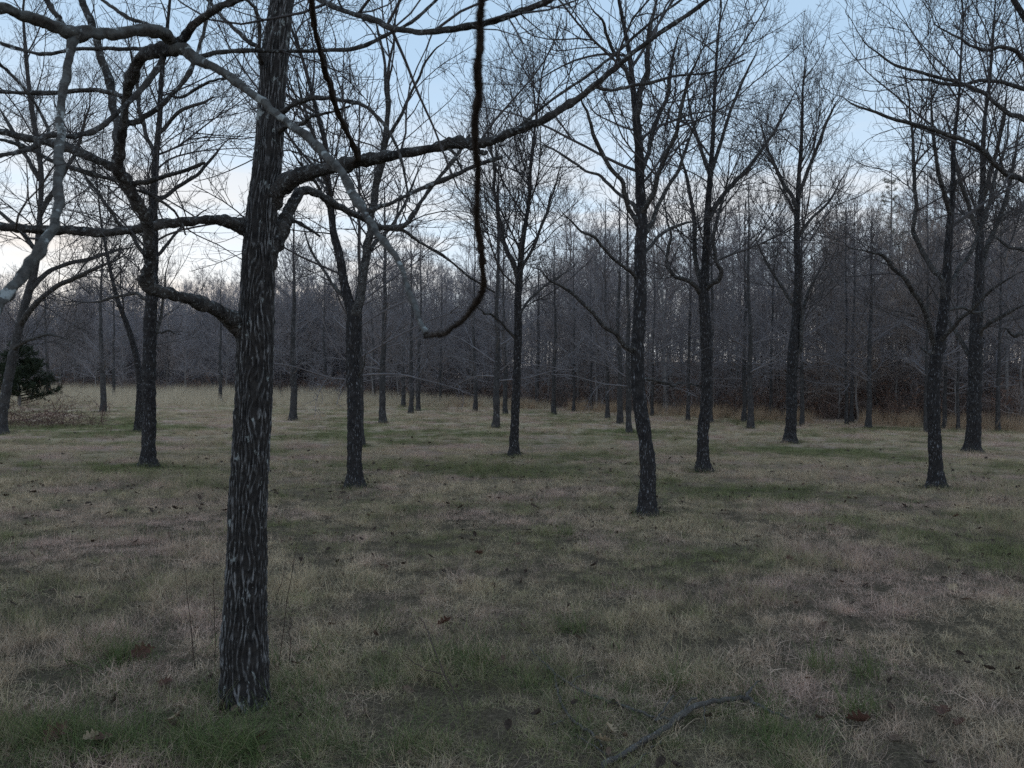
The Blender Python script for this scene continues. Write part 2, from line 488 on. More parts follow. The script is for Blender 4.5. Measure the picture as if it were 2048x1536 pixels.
m_pine = blade_mat('pine_needle', lambda t: ramp(t, attr_of(t, 'tone'), [(0.0, (0.070, 0.072, 0.036)), (1.0, (0.17, 0.15, 0.085))]), 0.15)
m_cedar = blade_mat('cedar_needle', lambda t: ramp(t, attr_of(t, 'tone'), [(0.0, (0.014, 0.020, 0.012)), (1.0, (0.042, 0.052, 0.028))]), 0.1)
m_russet = blade_mat('russet_leaf', lambda t: ramp(t, attr_of(t, 'tone'), [(0.0, (0.16, 0.090, 0.068)), (0.6, (0.29, 0.165, 0.12)), (1.0, (0.40, 0.27, 0.20))]))
def leafmat(name, a, b_):
    return blade_mat(name, lambda t: ramp(t, noise(t, obj_of(t), 45, 3), [(0.3, a), (0.7, b_)]), 0.15)
m_leaf_red = leafmat('leaf_red_brown', (0.072, 0.038, 0.028), (0.125, 0.062, 0.044))
m_leaf_tan = leafmat('leaf_tan', (0.24, 0.17, 0.11), (0.40, 0.30, 0.20))
m_leaf_dark = leafmat('leaf_dark', (0.035, 0.024, 0.019), (0.075, 0.050, 0.037))
m_leaf_bit = leafmat('leaf_bit', (0.10, 0.065, 0.048), (0.19, 0.13, 0.095))
m_weed = twigmat('weed_stem', (0.045, 0.030, 0.026), (0.085, 0.055, 0.045), 20)

# ------------------------------------------------------------------ object helpers
def tag(o, label=None, cat=None, group=None, kind=None):
    if label: o['label'] = label
    if cat: o['category'] = cat
    if group: o['group'] = group
    if kind: o['kind'] = kind
    return o
def link(name, me, parent=None, loc=None):
    o = bpy.data.objects.new(name, me); COL.objects.link(o)
    if parent is not None: o.parent = parent
    if loc is not None: o.location = loc
    return o
def thing(name, label, cat, loc, group=None):
    o = bpy.data.objects.new(name, None); COL.objects.link(o)
    o.location = tuple(float(v) for v in loc); o.empty_display_size = 0.2
    return tag(o, label, cat, group)

# ------------------------------------------------------------------ ground
def axis(segs):
    a = []
    for lo, hi, st in segs: a.append(np.arange(lo, hi, st))
    return np.concatenate(a + [[segs[-1][1]]])
gx = axis([(-420, -60, 20), (-60, -20, 2), (-20, -8, 0.8), (-8, 8, 0.25), (8, 20, 0.8), (20, 60, 2), (60, 420, 20)])
gy = axis([(-120, -4, 8), (-4, 14, 0.25), (14, 34, 0.7), (34, 90, 1.6), (90, 700, 20)])
X, Y = np.meshgrid(gx, gy)
Z = ground_z(X, Y)
lit = sstep(-0.5, 2.5, (Y - edge_y(X)) + 2.5 * (vnoise(X * 0.5, Y * 0.5, 77) - 0.5))
nx, ny = len(gx), len(gy)
i = (np.arange(ny - 1)[:, None] * nx + np.arange(nx - 1)[None]).ravel()
F = np.stack([i, i + 1, i + 1 + nx, i + nx], 1)
tag(link('ground', make_mesh('ground', np.stack([X, Y, Z], -1), F, None, m_ground, True, {'tone': lit.ravel()})), kind='structure')

# ------------------------------------------------------------------ scatter (stuff only)
def src_collection(name, meshes):
    c_ = bpy.data.collections.new(name)
    for q, me in enumerate(meshes):
        o = bpy.data.objects.new('%s_%02d' % (name, q), me); c_.objects.link(o)
    return c_
def scatter(name, coll, P, rz, scale, idx, tilt=None):
    n = len(P)
    me = bpy.data.meshes.new(name); me.vertices.add(n); me.vertices.foreach_set('co', np.asarray(P, np.float32).ravel())
    rot = np.zeros((n, 3), np.float32); rot[:, 2] = rz
    if tilt is not None: rot[:, :2] = tilt
    a = me.attributes.new('irot', 'FLOAT_VECTOR', 'POINT'); a.data.foreach_set('vector', rot.ravel())
    a = me.attributes.new('iscale', 'FLOAT', 'POINT'); a.data.foreach_set('value', np.asarray(scale, np.float32))
    a = me.attributes.new('iidx', 'INT', 'POINT'); a.data.foreach_set('value', np.asarray(idx, np.int32))
    o = link(name, me)
    ng = bpy.data.node_groups.new(name, 'GeometryNodeTree')
    ng.interface.new_socket('Geometry', in_out='INPUT', socket_type='NodeSocketGeometry')
    ng.interface.new_socket('Geometry', in_out='OUTPUT', socket_type='NodeSocketGeometry')
    gi = N(ng, 'NodeGroupInput'); go = N(ng, 'NodeGroupOutput')
    iop = N(ng, 'GeometryNodeInstanceOnPoints')
    ci = N(ng, 'GeometryNodeCollectionInfo')
    ci.inputs['Collection'].default_value = coll
    ci.inputs['Separate Children'].default_value = True
    ci.inputs['Reset Children'].default_value = True
    def na(nm, ty):
        x = N(ng, 'GeometryNodeInputNamedAttribute', data_type=ty); x.inputs['Name'].default_value = nm
        return x.outputs['Attribute']
    l = ng.links
    l.new(gi.outputs[0], iop.inputs['Points']); l.new(ci.outputs[0], iop.inputs['Instance'])
    iop.inputs['Pick Instance'].default_value = True
    l.new(na('iidx', 'INT'), iop.inputs['Instance Index'])
    l.new(na('irot', 'FLOAT_VECTOR'), iop.inputs['Rotation'])
    l.new(na('iscale', 'FLOAT'), iop.inputs['Scale'])
    l.new(iop.outputs[0], go.inputs[0])
    o.modifiers.new('scatter', 'NODES').node_group = ng
    return o

def blades(g, rng, nb, spread, l0, l1, w0, w1, lean0, lean1, droop, n=4, tone=None, wob=0.10):
    """nb flat tapered blades rising from a disc of radius spread"""
    r = spread * np.sqrt(rng.uniform(0, 1, nb)); a = rng.uniform(0, 2 * np.pi, nb)
    P = np.empty((nb, n, 3)); P[:, 0] = np.stack([r * np.cos(a), r * np.sin(a), np.full(nb, -0.01)], 1)
    az = rng.uniform(0, 2 * np.pi, nb); le = rng.uniform(lean0, lean1, nb)
    d = np.stack([np.cos(az) * np.sin(le), np.sin(az) * np.sin(le), np.cos(le)], 1)
    ln = rng.uniform(l0, l1, nb)[:, None] / (n - 1)
    for q in range(1, n):
        d = nrm(d + np.array([0, 0, -droop]) + rng.normal(size=(nb, 3)) * wob)
        P[:, q] = P[:, q - 1] + d * ln
        low = P[:, q, 2] < 0.006; P[low, q, 2] = 0.006
    w = rng.uniform(w0, w1, nb)[:, None] * np.linspace(1, 0.15, n)[None] * 0.5
    side = nrm(np.stack([-np.sin(az), np.cos(az), np.zeros(nb)], 1) + rng.normal(size=(nb, 3)) * 0.35)
    V = np.stack([P + side[:, None] * w[..., None], P - side[:, None] * w[..., None]], 2)
    i = np.arange(n - 1) * 2
    q = np.stack([i, i + 1, i + 3, i + 2], 1)
    F = (q[None] + (np.arange(nb) * n * 2)[:, None, None]).reshape(-1, 4)
    tn = rng.uniform(0, 1, nb) if tone is None else rng.uniform(tone[0], tone[1], nb)
    g.add(V.reshape(-1, 3), F, tone=np.repeat(tn, n * 2))

rng = np.random.default_rng(11)
tufts = []
for q in range(8):                # matted short turf
    g = Geo()
    blades(g, rng, 66, 0.10, 0.05, 0.13, 0.0017, 0.0036, 0.4, 1.4, 0.22, 4, wob=0.28)
    blades(g, rng, 24, 0.08, 0.03, 0.08, 0.0016, 0.003, 0.1, 0.8, 0.05, 3, wob=0.25)
    tufts.append(g.mesh('turf', m_blade))
for q in range(4):                # taller fluffy dead heads
    g = Geo()
    blades(g, rng, 50, 0.08, 0.08, 0.18, 0.0016, 0.0032, 0.1, 0.9, 0.10, 5, wob=0.35)
    tufts.append(g.mesh('turf', m_blade))
c_turfs = src_collection('turf_source', tufts)
def wedge(rng, n, d0, d1, k=0.80):
    d = np.sqrt(rng.uniform(d0 ** 2, d1 ** 2, n)); x = rng.uniform(-k, k, n) * d
    return x, d
pts = []
for d0, d1, dens in ((1.4, 6, 135), (6, 10, 110), (10, 18, 62), (18, 32, 22), (32, 60, 6)):
    n = int(0.8 * (d1 ** 2 - d0 ** 2) * dens)
    x, y = wedge(rng, n, d0, d1)
    sc = rng.uniform(0.5, 1.35, n) * (1.0 if d0 < 10 else 1.15 if d0 < 18 else 1.6 if d0 < 30 else 2.2)
    kp = (y < edge_y(x) + 0.5) & (np.hypot(x - float(at(490, 1405, 3.75)[0]), y - 3.75) > 0.14)
    pts.append(np.stack([x[kp], y[kp], sc[kp]], 1))
# a strip beside and behind the camera so that the turf goes on out of frame
n = 5000; x = rng.uniform(-7, 7, n); y = rng.uniform(-3, 6, n)
kp = (np.abs(x) > 0.8 * y) | (y < 1.4)
pts.append(np.stack([x[kp], y[kp], rng.uniform(0.9, 1.5, kp.sum())], 1))
A = np.concatenate(pts); n = len(A)
x, y = A[:, 0], A[:, 1]
fl = vnoise(x * 0.7 + 5, y * 0.7, 31) + 0.5 * vnoise(x * 2.2, y * 2.2, 32)
idx = np.where(fl > 0.95, rng.integers(8, 12, n), rng.integers(0, 8, n))
sc = A[:, 2] * np.where((fl > 0.95) & (y > 18), 0.7, 1.0) * (0.62 + 0.62 * vnoise(x * 2.6, y * 2.6, 33))
P = np.stack([x, y, ground_z(x, y) - 0.004], 1)
tag(scatter('turf_grass', c_turfs, P, rng.uniform(0, 6.28, n), sc, idx, rng.normal(0, 0.07, (n, 2))),
    'short matted straw and green turf covering the field', 'grass', kind='stuff')

# long arching green and straw blades in the near lower left and centre
longs = []
for q in range(5):
    g = Geo()
    blades(g, rng, 26, 0.07, 0.14, 0.34, 0.0022, 0.0042, 0.3, 1.2, 0.17, 7, (0.15, 0.78), 0.12)
    blades(g, rng, 8, 0.08, 0.14, 0.36, 0.0018, 0.003, 0.5, 1.35, 0.12, 7, (0.9, 1.0), 0.15)
    longs.append(g.mesh('long_grass', m_green))
c_long = src_collection('long_grass_source', longs)
pp = []
for (cx, cy, rx, ry, k) in ((150, 1490, 260, 60, 46), (470, 1500, 180, 55, 40), (650, 1470, 120, 60, 14), (250, 1350, 120, 45, 12), (930, 1340, 150, 50, 26),
                            (560, 1370, 60, 40, 10), (1340, 1370, 120, 25, 8), (600, 1330, 70, 40, 7), (800, 1490, 110, 40, 9), (1600, 1500, 90, 40, 10), (130, 1290, 150, 40, 9)):
    for _ in range(k):
        pp.append(on_ground(cx + rx * rng.normal() * 0.55, cy + ry * rng.normal() * 0.55))
for _ in range(240):              # a few more out over the field
    x, y = wedge(rng, 1, 3, 16); pp.append(np.array([x[0], y[0], float(ground_z(x[0], y[0]))]))
pp = np.array(pp); n = len(pp)
tag(scatter('long_grass', c_long, pp, rng.uniform(0, 6.28, n), rng.uniform(0.5, 1.0, n), rng.integers(0, 5, n)),
    'long arching green and straw grass blades among the near turf', 'grass', kind='stuff')

FEET = []                         # filled below, grass gathers round every trunk
# tall pale grass along the far left edge, reddish sedge along the right edge
tall = []
for q in range(4):
    g = Geo(); blades(g, rng, 60, 0.30, 0.55, 1.05, 0.005, 0.010, 0.0, 0.28, 0.03, 5, None, 0.07); tall.append(g.mesh('tall_grass', m_straw))
c_tall = src_collection('tall_grass_source', tall)
n = 2600; x = rng.uniform(-48, 2, n); back = rng.uniform(0, 1, n) ** 1.2
wid = np.interp(x, [-48, -22, -14, -8, 2], [20, 17, 11, 4, 1.5]); y = edge_y(x) + 1.0 - back * wid
P = np.stack([x, y, ground_z(x, y)], 1)
hs = np.interp(back, [0, 0.5, 1.0], [1.05, 0.8, 0.35]) * np.interp(x, [-48, -10, 2], [1, 0.95, 0.5]) * rng.uniform(0.8, 1.2, n)
tag(scatter('tall_grass', c_tall, P, rng.uniform(0, 6.28, n), hs, rng.integers(0, 4, n)),
    'tall pale straw grass along the far left wood edge', 'grass', kind='stuff')
sed = []
for q in range(4):
    g = Geo(); blades(g, rng, 46, 0.13, 0.4, 0.75, 0.004, 0.009, 0.05, 0.45, 0.03, 5, None, 0.07); sed.append(g.mesh('sedge', m_sedge))
c_sed = src_collection('sedge_source', sed)
n = 900; x = rng.uniform(-6, 24, n); y = edge_y(x) + rng.normal(0, 0.8, n) - 0.3
kp = vnoise(x * 0.9, y * 0.5, 91) > np.interp(x, [-6, 5, 8, 24], [0.55, 0.5, 0.25, 0.25]); x, y = x[kp], y[kp]; n = len(x)
P = np.stack([x, y, ground_z(x, y)], 1)
tag(scatter('sedge_grass', c_sed, P, rng.normal(0.0, 0.5, n), rng.uniform(0.6, 1.05, n), rng.integers(0, 4, n), np.stack([rng.normal(0, .05, n), np.full(n, 0.22)], 1)),
    'reddish tan sedge clumps along the right wood edge', 'grass', kind='stuff')

# ------------------------------------------------------------------ the near furrowed tree
NG = Geo
base0 = on_ground(490, 1404)
D0 = base0[1]
TR = [(490, 1425, 116), (490, 1404, 108), (489, 1375, 99), (489, 1330, 95), (488, 1284, 92), (492, 1182, 83), (496, 1011, 76), (502, 900, 73), (507, 800, 74),
      (510, 700, 75), (511, 655, 76), (514, 600, 69), (518, 518, 67), (523, 444, 63), (530, 376, 60), (537, 308, 57), (542, 239, 55), (545, 171, 53),
      (551, 103, 52), (560, 34, 48), (566, -10, 46), (578, -120, 43), (592, -240, 38), (604, -380, 33), (620, -540, 26), (632, -700, 19), (640, -860, 11)]
tp = np.array([at(a, b_, D0 + 0.0001 * (1404 - b_)) for a, b_, w in TR]); tr = np.array([w / 2 / FPX * D0 for a, b_, w in TR])
near = thing('walnut_tree', 'nearest large tree with deeply furrowed bark and limbs arching over the left foreground', 'tree', base0)
off = base0
PR = catmull(np.concatenate([tp, tr[:, None]], 1), 40)
s = np.concatenate([[0], np.cumsum(np.linalg.norm(np.diff(PR[:, :3], axis=0), axis=1))])
nv = 840
sv = np.concatenate([np.linspace(0, 4.1, 760, endpoint=False), np.linspace(4.1, s[-1], 80)])
Pc = np.stack([np.interp(sv, s, PR[:, q]) for q in range(4)], 1)
k = 210
th = np.arange(k) * 2 * np.pi / k
U, Vv = np.meshgrid(np.arange(k) / k, sv)
wu = 0.075 * (vnoise(U * 9, Vv * 4.0, 3, 9) - 0.5) + 0.034 * (vnoise(U * 22, Vv * 11, 4, 22) - 0.5)
wv = 0.10 * (vnoise(U * 10, Vv * 5, 9, 10) - 0.5)
def lattice(n_, a_, sd_):         # one family of slanting ridges; two of them interlace
    q_ = np.abs(np.cos(np.pi * (n_ * (U + wu) + a_ * (Vv + wv))))
    return np.clip(q_, 0, 1) ** 3.0 * (0.15 + 1.2 * vnoise(U * 34, Vv * 15, sd_, 34))
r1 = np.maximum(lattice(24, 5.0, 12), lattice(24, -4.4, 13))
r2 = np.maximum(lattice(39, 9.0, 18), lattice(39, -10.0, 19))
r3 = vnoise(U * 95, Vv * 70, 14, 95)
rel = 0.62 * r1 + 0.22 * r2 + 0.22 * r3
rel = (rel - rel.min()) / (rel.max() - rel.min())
amp = 0.019 * np.clip(Pc[:, 3] / 0.09, 0.35, 1.15)
RR = Pc[:, 3][:, None] + amp[:, None] * (rel - 0.62) + 0.006 * (vnoise(U * 5, Vv * 1.6, 15, 5) - 0.5)
flare = np.exp(-np.clip(Vv - 0.03, 0, 9) / 0.13)
RR += 0.060 * flare * (vnoise(U * 6, Vv * 0, 16, 6) - 0.25)
Tn = nrm(np.gradient(Pc[:, :3], axis=0))
Aa = nrm(np.cross(np.array([0, 1.0, 0]), Tn)); Bb = np.cross(Tn, Aa)
V = Pc[:, None, :3] + RR[..., None] * (np.cos(th)[None, :, None] * Aa[:, None] + np.sin(th)[None, :, None] * Bb[:, None]) - off
i = np.arange(nv - 1)[:, None] * k + np.arange(k)[None]; j = np.arange(nv - 1)[:, None] * k + (np.arange(k)[None] + 1) % k
F = np.stack([i, j, j + k, i + k], -1).reshape(-1, 4)
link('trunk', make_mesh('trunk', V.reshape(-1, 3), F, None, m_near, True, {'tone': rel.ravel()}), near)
def trunk_depth(py): return D0 + 0.0001 * (1404 - py)

# limbs as photo paths: (x, y, width px, depth m)
LIMBS = {
 'low': (m_limb, 0.10, [(512, 690, 30, 3.82), (496, 668, 46, 3.82), (476, 648, 42, 3.80), (457, 633, 32, 3.74), (436, 622, 28, 3.64), (400, 605, 27, 3.48), (350, 590, 25, 3.38), (310, 580, 27, 3.30), (294, 566, 28, 3.27),
          (298, 535, 26, 3.24), (299, 500, 25, 3.20), (294, 450, 24, 3.14), (284, 420, 24, 3.10), (264, 388, 27, 3.05), (250, 362, 26, 3.01), (236, 334, 28, 2.97), (241, 295, 22, 2.92),
          (248, 250, 19, 2.86), (252, 200, 18, 2.80), (259, 160, 20, 2.75), (270, 133, 23, 2.71), (288, 110, 24, 2.67), (318, 101, 25, 2.62), (350, 97, 24, 2.58)]),
 'arch_left': (m_lich, 0.11, [(355, 99, 22, 2.58), (343, 78, 23, 2.56), (325, 65, 23, 2.53), (290, 60, 22, 2.48), (239, 65, 23, 2.42), (188, 68, 24, 2.36), (143, 67, 27, 2.30), (102, 51, 26, 2.26), (51, 32, 25, 2.21), (0, 15, 24, 2.16), (-90, -15, 23, 2.08), (-200, -30, 20, 1.98)]),
 'lichen_drop': (m_lich, 0.10, [(146, 66, 22, 2.30), (145, 85, 20, 2.29), (134, 137, 18, 2.24), (124, 205, 17, 2.18), (120, 273, 17, 2.11), (117, 342, 17, 2.04), (118, 410, 18, 1.96), (106, 458, 18, 1.89), (77, 498, 19, 1.82), (44, 550, 20, 1.74), (4, 602, 21, 1.66), (-50, 660, 22, 1.56), (-140, 730, 21, 1.42)]),
 'droop': (m_lich, 0.11, [(348, 99, 25, 2.58), (368, 100, 24, 2.56), (393, 118, 22, 2.53), (430, 137, 22, 2.48), (478, 167, 21, 2.42), (519, 198, 21, 2.36), (564, 236, 20, 2.29), (615, 277, 20, 2.20), (656, 314, 19, 2.13), (690, 359, 18, 2.05), (730, 427, 17, 1.94), (764, 478, 16, 1.85),
            (791, 513, 15, 1.78), (803, 535, 15, 1.74), (819, 580, 14, 1.66), (832, 621, 13, 1.57), (844, 648, 12, 1.49), (853, 668, 11, 1.40)]),
 'up': (m_limb, 0.08, [(352, 97, 18, 2.58), (366, 79, 17, 2.56), (386, 50, 16, 2.53), (427, 20, 15, 2.48), (478, -2, 14, 2.43), (545, -30, 13, 2.36), (640, -90, 10, 2.28)]),
 'left_thin': (m_limb, 0.08, [(330, 108, 12, 2.62), (308, 147, 12, 2.56), (267, 195, 11, 2.48), (232, 226, 11, 2.42), (191, 260, 12, 2.35), (143, 273, 11, 2.28), (99, 270, 12, 2.22), (68, 294, 10, 2.18), (34, 304, 9, 2.13), (0, 311, 9, 2.09), (-60, 322, 8, 2.0)]),
 'left_thin_b': (m_limb, 0.08, [(100, 270, 8, 2.22), (82, 226, 7, 2.22), (51, 181, 7, 2.2), (20, 147, 7, 2.18), (-10, 118, 6, 2.16), (-60, 60, 5, 2.1)]),
 'left_mid': (m_limb, 0.08, [(238, 338, 20, 2.97), (219, 331, 18, 2.97), (171, 311, 17, 2.98), (120, 290, 16, 3.0), (68, 277, 15, 3.02), (0, 265, 14, 3.05), (-80, 250, 13, 3.1), (-180, 215, 10, 3.15)]),
 'left_low': (m_limb, 0.08, [(246, 362, 10, 3.01), (226, 359, 9, 3.03), (171, 345, 9, 3.06), (113, 325, 8, 3.1), (51, 294, 8, 3.13), (0, 280, 7, 3.16), (-80, 268, 6, 3.2)]),
 'stub': (m_limb, 0.08, [(250, 374, 11, 3.04), (268, 368, 10, 3.03), (308, 359, 10, 3.0), (359, 345, 9, 2.96), (408, 326, 8, 2.92)]),
 'inner': (m_limb, 0.08, [(248, 250, 12, 2.87), (268, 245, 11, 2.88), (301, 226, 11, 2.9), (342, 191, 10, 2.92), (373, 154, 10, 2.94), (390, 120, 9, 2.96), (403, 79, 8, 2.98), (417, 17, 8, 3.0), (424, -20, 7, 3.02), (440, -110, 5, 3.05)]),
 'inner_b': (m_limb, 0.08, [(344, 192, 7, 2.92), (358, 195, 6, 2.91), (376, 188, 6, 2.9), (410, 167, 6, 2.86), (440, 158, 5, 2.83), (458, 157, 4, 2.8)]),
 'inner_c': (m_limb, 0.08, [(262, 382, 8, 3.05), (280, 382, 7, 3.07), (308, 393, 6, 3.1), (342, 417, 6, 3.14), (360, 440, 5, 3.18), (372, 470, 4, 3.2)]),
 'rear_up': (m_limb, 0.08, [(238, 325, 20, 2.97), (236, 285, 18, 3.0), (230, 228, 17, 3.05), (219, 171, 17, 3.08), (202, 113, 16, 3.12), (185, 51, 16, 3.16), (164, 0, 15, 3.2), (140, -70, 13, 3.25), (120, -180, 10, 3.3)]),
 'left_level': (m_limb, 0.09, [(530, 480, 30, 3.85), (508, 466, 38, 3.85), (488, 454, 32, 3.84), (468, 447, 24, 3.80), (452, 443, 21, 3.74), (427, 439, 20, 3.62), (376, 443, 19, 3.56), (325, 449, 19, 3.5), (256, 460, 18, 3.45), (188, 465, 18, 3.42), (120, 461, 18, 3.4), (51, 458, 17, 3.38), (0, 451, 16, 3.36), (-80, 440, 14, 3.34), (-220, 400, 11, 3.3)]),
 'right_main': (m_limb, 0.09, [(528, 412, 34, 3.85), (546, 390, 46, 3.85), (566, 371, 37, 3.83), (588, 357, 31, 3.78), (618, 345, 28, 3.73), (683, 331, 26, 3.65), (740, 319, 24, 3.60), (771, 314, 22, 3.57), (839, 301, 20, 3.52), (890, 290, 20, 3.48), (925, 285, 21, 3.46), (962, 287, 19, 3.44), (993, 277, 18, 3.42), (1044, 258, 17, 3.4), (1095, 236, 15, 3.37), (1147, 202, 14, 3.35), (1198, 167, 13, 3.33),
                 (1249, 120, 11, 3.3), (1297, 82, 10, 3.28), (1340, 52, 9, 3.26), (1415, 0, 8, 3.23), (1480, -55, 6, 3.2)]),
 'right_par': (m_limb, 0.08, [(1022, 266, 8, 3.41), (1044, 250, 7, 3.42), (1078, 219, 6, 3.43), (1130, 181, 6, 3.45), (1181, 147, 6, 3.46), (1232, 106, 6, 3.48), (1297, 48, 5, 3.5), (1362, 0, 5, 3.52), (1420, -45, 4, 3.54)]),
 'right_knobby': (m_hair, 0.18, [(708, 326, 16, 3.60), (714, 312, 14, 3.52), (699, 273, 13, 3.36), (675, 226, 12, 3.2), (662, 178, 12, 3.04), (648, 130, 12, 2.88), (634, 79, 12, 2.72), (624, 17, 12, 2.56), (619, -30, 12, 2.45), (612, -120, 11, 2.3)]),
 'right_stub': (m_limb, 0.08, [(925, 290, 12, 3.46), (948, 298, 11, 3.45), (962, 304, 10, 3.44), (974, 306, 9, 3.43)]),
 'right_hang': (m_limb, 0.08, [(897, 296, 8, 3.48), (908, 308, 6, 3.46), (918, 326, 5, 3.44), (926, 344, 4, 3.42)]),
 'right_twig': (m_limb, 0.10, [(731, 428, 11, 1.94), (755, 415, 9, 1.95), (788, 403, 8, 1.96), (839, 379, 8, 1.98), (890, 359, 8, 2.0), (942, 335, 8, 2.02), (985, 320, 9, 2.04), (1005, 314, 8, 2.05)]),
 'right_side': (m_limb, 0.08, [(1186, 172, 8, 3.34), (1208, 179, 7, 3.34), (1232, 179, 7, 3.35), (1266, 171, 6, 3.36), (1300, 166, 6, 3.38), (1350, 152, 5, 3.4), (1420, 145, 4, 3.44), (1490, 120, 3, 3.5)]),
 'right_back': (m_limb, 0.09, [(524, 545, 34, 3.85), (537, 508, 42, 3.86), (556, 470, 35, 3.9), (574, 434, 28, 3.96), (588, 404, 24, 4.0), (604, 382, 20, 4.04), (632, 386, 15, 4.08), (666, 407, 14, 4.12), (697, 424, 14, 4.16), (716, 431, 13, 4.18), (754, 451, 12, 4.22), (795, 456, 11, 4.26), (815, 444, 10, 4.28), (832, 420, 9, 4.3), (860, 379, 8, 4.34), (908, 318, 7, 4.4), (940, 270, 5, 4.45)]),
 'right_back_b': (m_limb, 0.08, [(780, 456, 7, 4.25), (806, 462, 7, 4.3), (839, 484, 6, 4.36), (890, 515, 6, 4.44), (942, 556, 5, 4.52), (990, 585, 4, 4.6)]),
 'right_back_c': (m_limb, 0.08, [(572, 440, 10, 3.95), (590, 444, 8, 3.93), (612, 454, 7, 3.9), (640, 474, 6, 3.88)]),
 'top_arch': (m_limb, 0.09, [(548, 232, 14, 3.86), (572, 219, 11, 3.82), (598, 205, 9, 3.76), (632, 195, 9, 3.7), (685, 200, 8, 3.62), (720, 208, 8, 3.56), (747, 226, 7, 3.52), (771, 253, 7, 3.48), (791, 287, 6, 3.44), (805, 328, 6, 3.4), (812, 366, 5, 3.38), (819, 403, 4, 3.36)]),
 'top_curl': (m_limb, 0.10, [(556, 262, 12, 3.84), (576, 252, 8, 3.78), (595, 249, 8, 3.74), (610, 245, 8, 3.7), (622, 232, 6, 3.66), (660, 225, 5, 3.6), (700, 212, 4, 3.54)]),
 'top_cross': (m_limb, 0.08, [(566, -40, 16, 3.70), (590, -30, 14, 3.4), (620, -12, 12, 3.0), (660, 10, 11, 2.7), (700, 25, 11, 2.55), (745, 40, 12, 2.45), (790, 57, 13, 2.38), (845, 65, 13, 2.32), (900, 58, 12, 2.28), (960, 48, 12, 2.24), (1010, 35, 12, 2.2), (1050, 20, 12, 2.17), (1100, 0, 11, 2.14), (1160, -35, 10, 2.1)]),
 'cross_low': (m_limb, 0.08, [(388, 118, 10, 2.54), (402, 112, 9, 2.58), (450, 103, 9, 2.66), (510, 101, 9, 2.74), (600, 102, 8, 2.84), (703, 98, 8, 2.95), (754, 79, 8, 3.0), (805, 55, 7, 3.05), (839, 31, 6, 3.1), (872, 0, 6, 3.14), (905, -40, 5, 3.18)]),
 'cross_left': (m_limb, 0.08, [(305, 100, 9, 2.64), (270, 98, 8, 2.7), (240, 97, 7, 2.74), (160, 98, 7, 2.8), (100, 108, 7, 2.86), (60, 104, 7, 2.9), (0, 85, 6, 2.95), (-60, 60, 5, 3.0)]),
 'spur_up': (m_limb, 0.08, [(134, 64, 13, 2.30), (122, 44, 12, 2.30), (112, 28, 11, 2.31), (92, 0, 10, 2.33), (60, -50, 8, 2.36)]),
 'top_left_a': (m_limb, 0.08, [(308, 60, 9, 2.5), (290, 48, 8, 2.54), (256, 34, 7, 2.6), (228, 16, 7, 2.65), (200, -4, 6, 2.7), (150, -50, 5, 2.8)]),
 'trunk_front': (m_limb, 0.08, [(524, 128, 14, 3.80), (519, 103, 10, 3.74), (518, 60, 8, 3.7), (513, 22, 8, 3.66), (495, 2, 7, 3.62), (450, -40, 5, 3.55)]),
 'trunk_back': (m_limb, 0.08, [(540, 118, 14, 3.9), (519, 99, 9, 3.96), (489, 75, 8, 4.02), (458, 46, 8, 4.08), (430, 18, 6, 4.14), (395, -25, 5, 4.2)]),
 'top_level': (m_limb, 0.08, [(246, 195, 10, 2.83), (225, 185, 9, 2.87), (170, 180, 9, 2.92), (90, 186, 9, 2.98), (0, 183, 8, 3.04), (-90, 175, 7, 3.1)]),
}
rngn = np.random.default_rng(5)
allP, allR = [], []
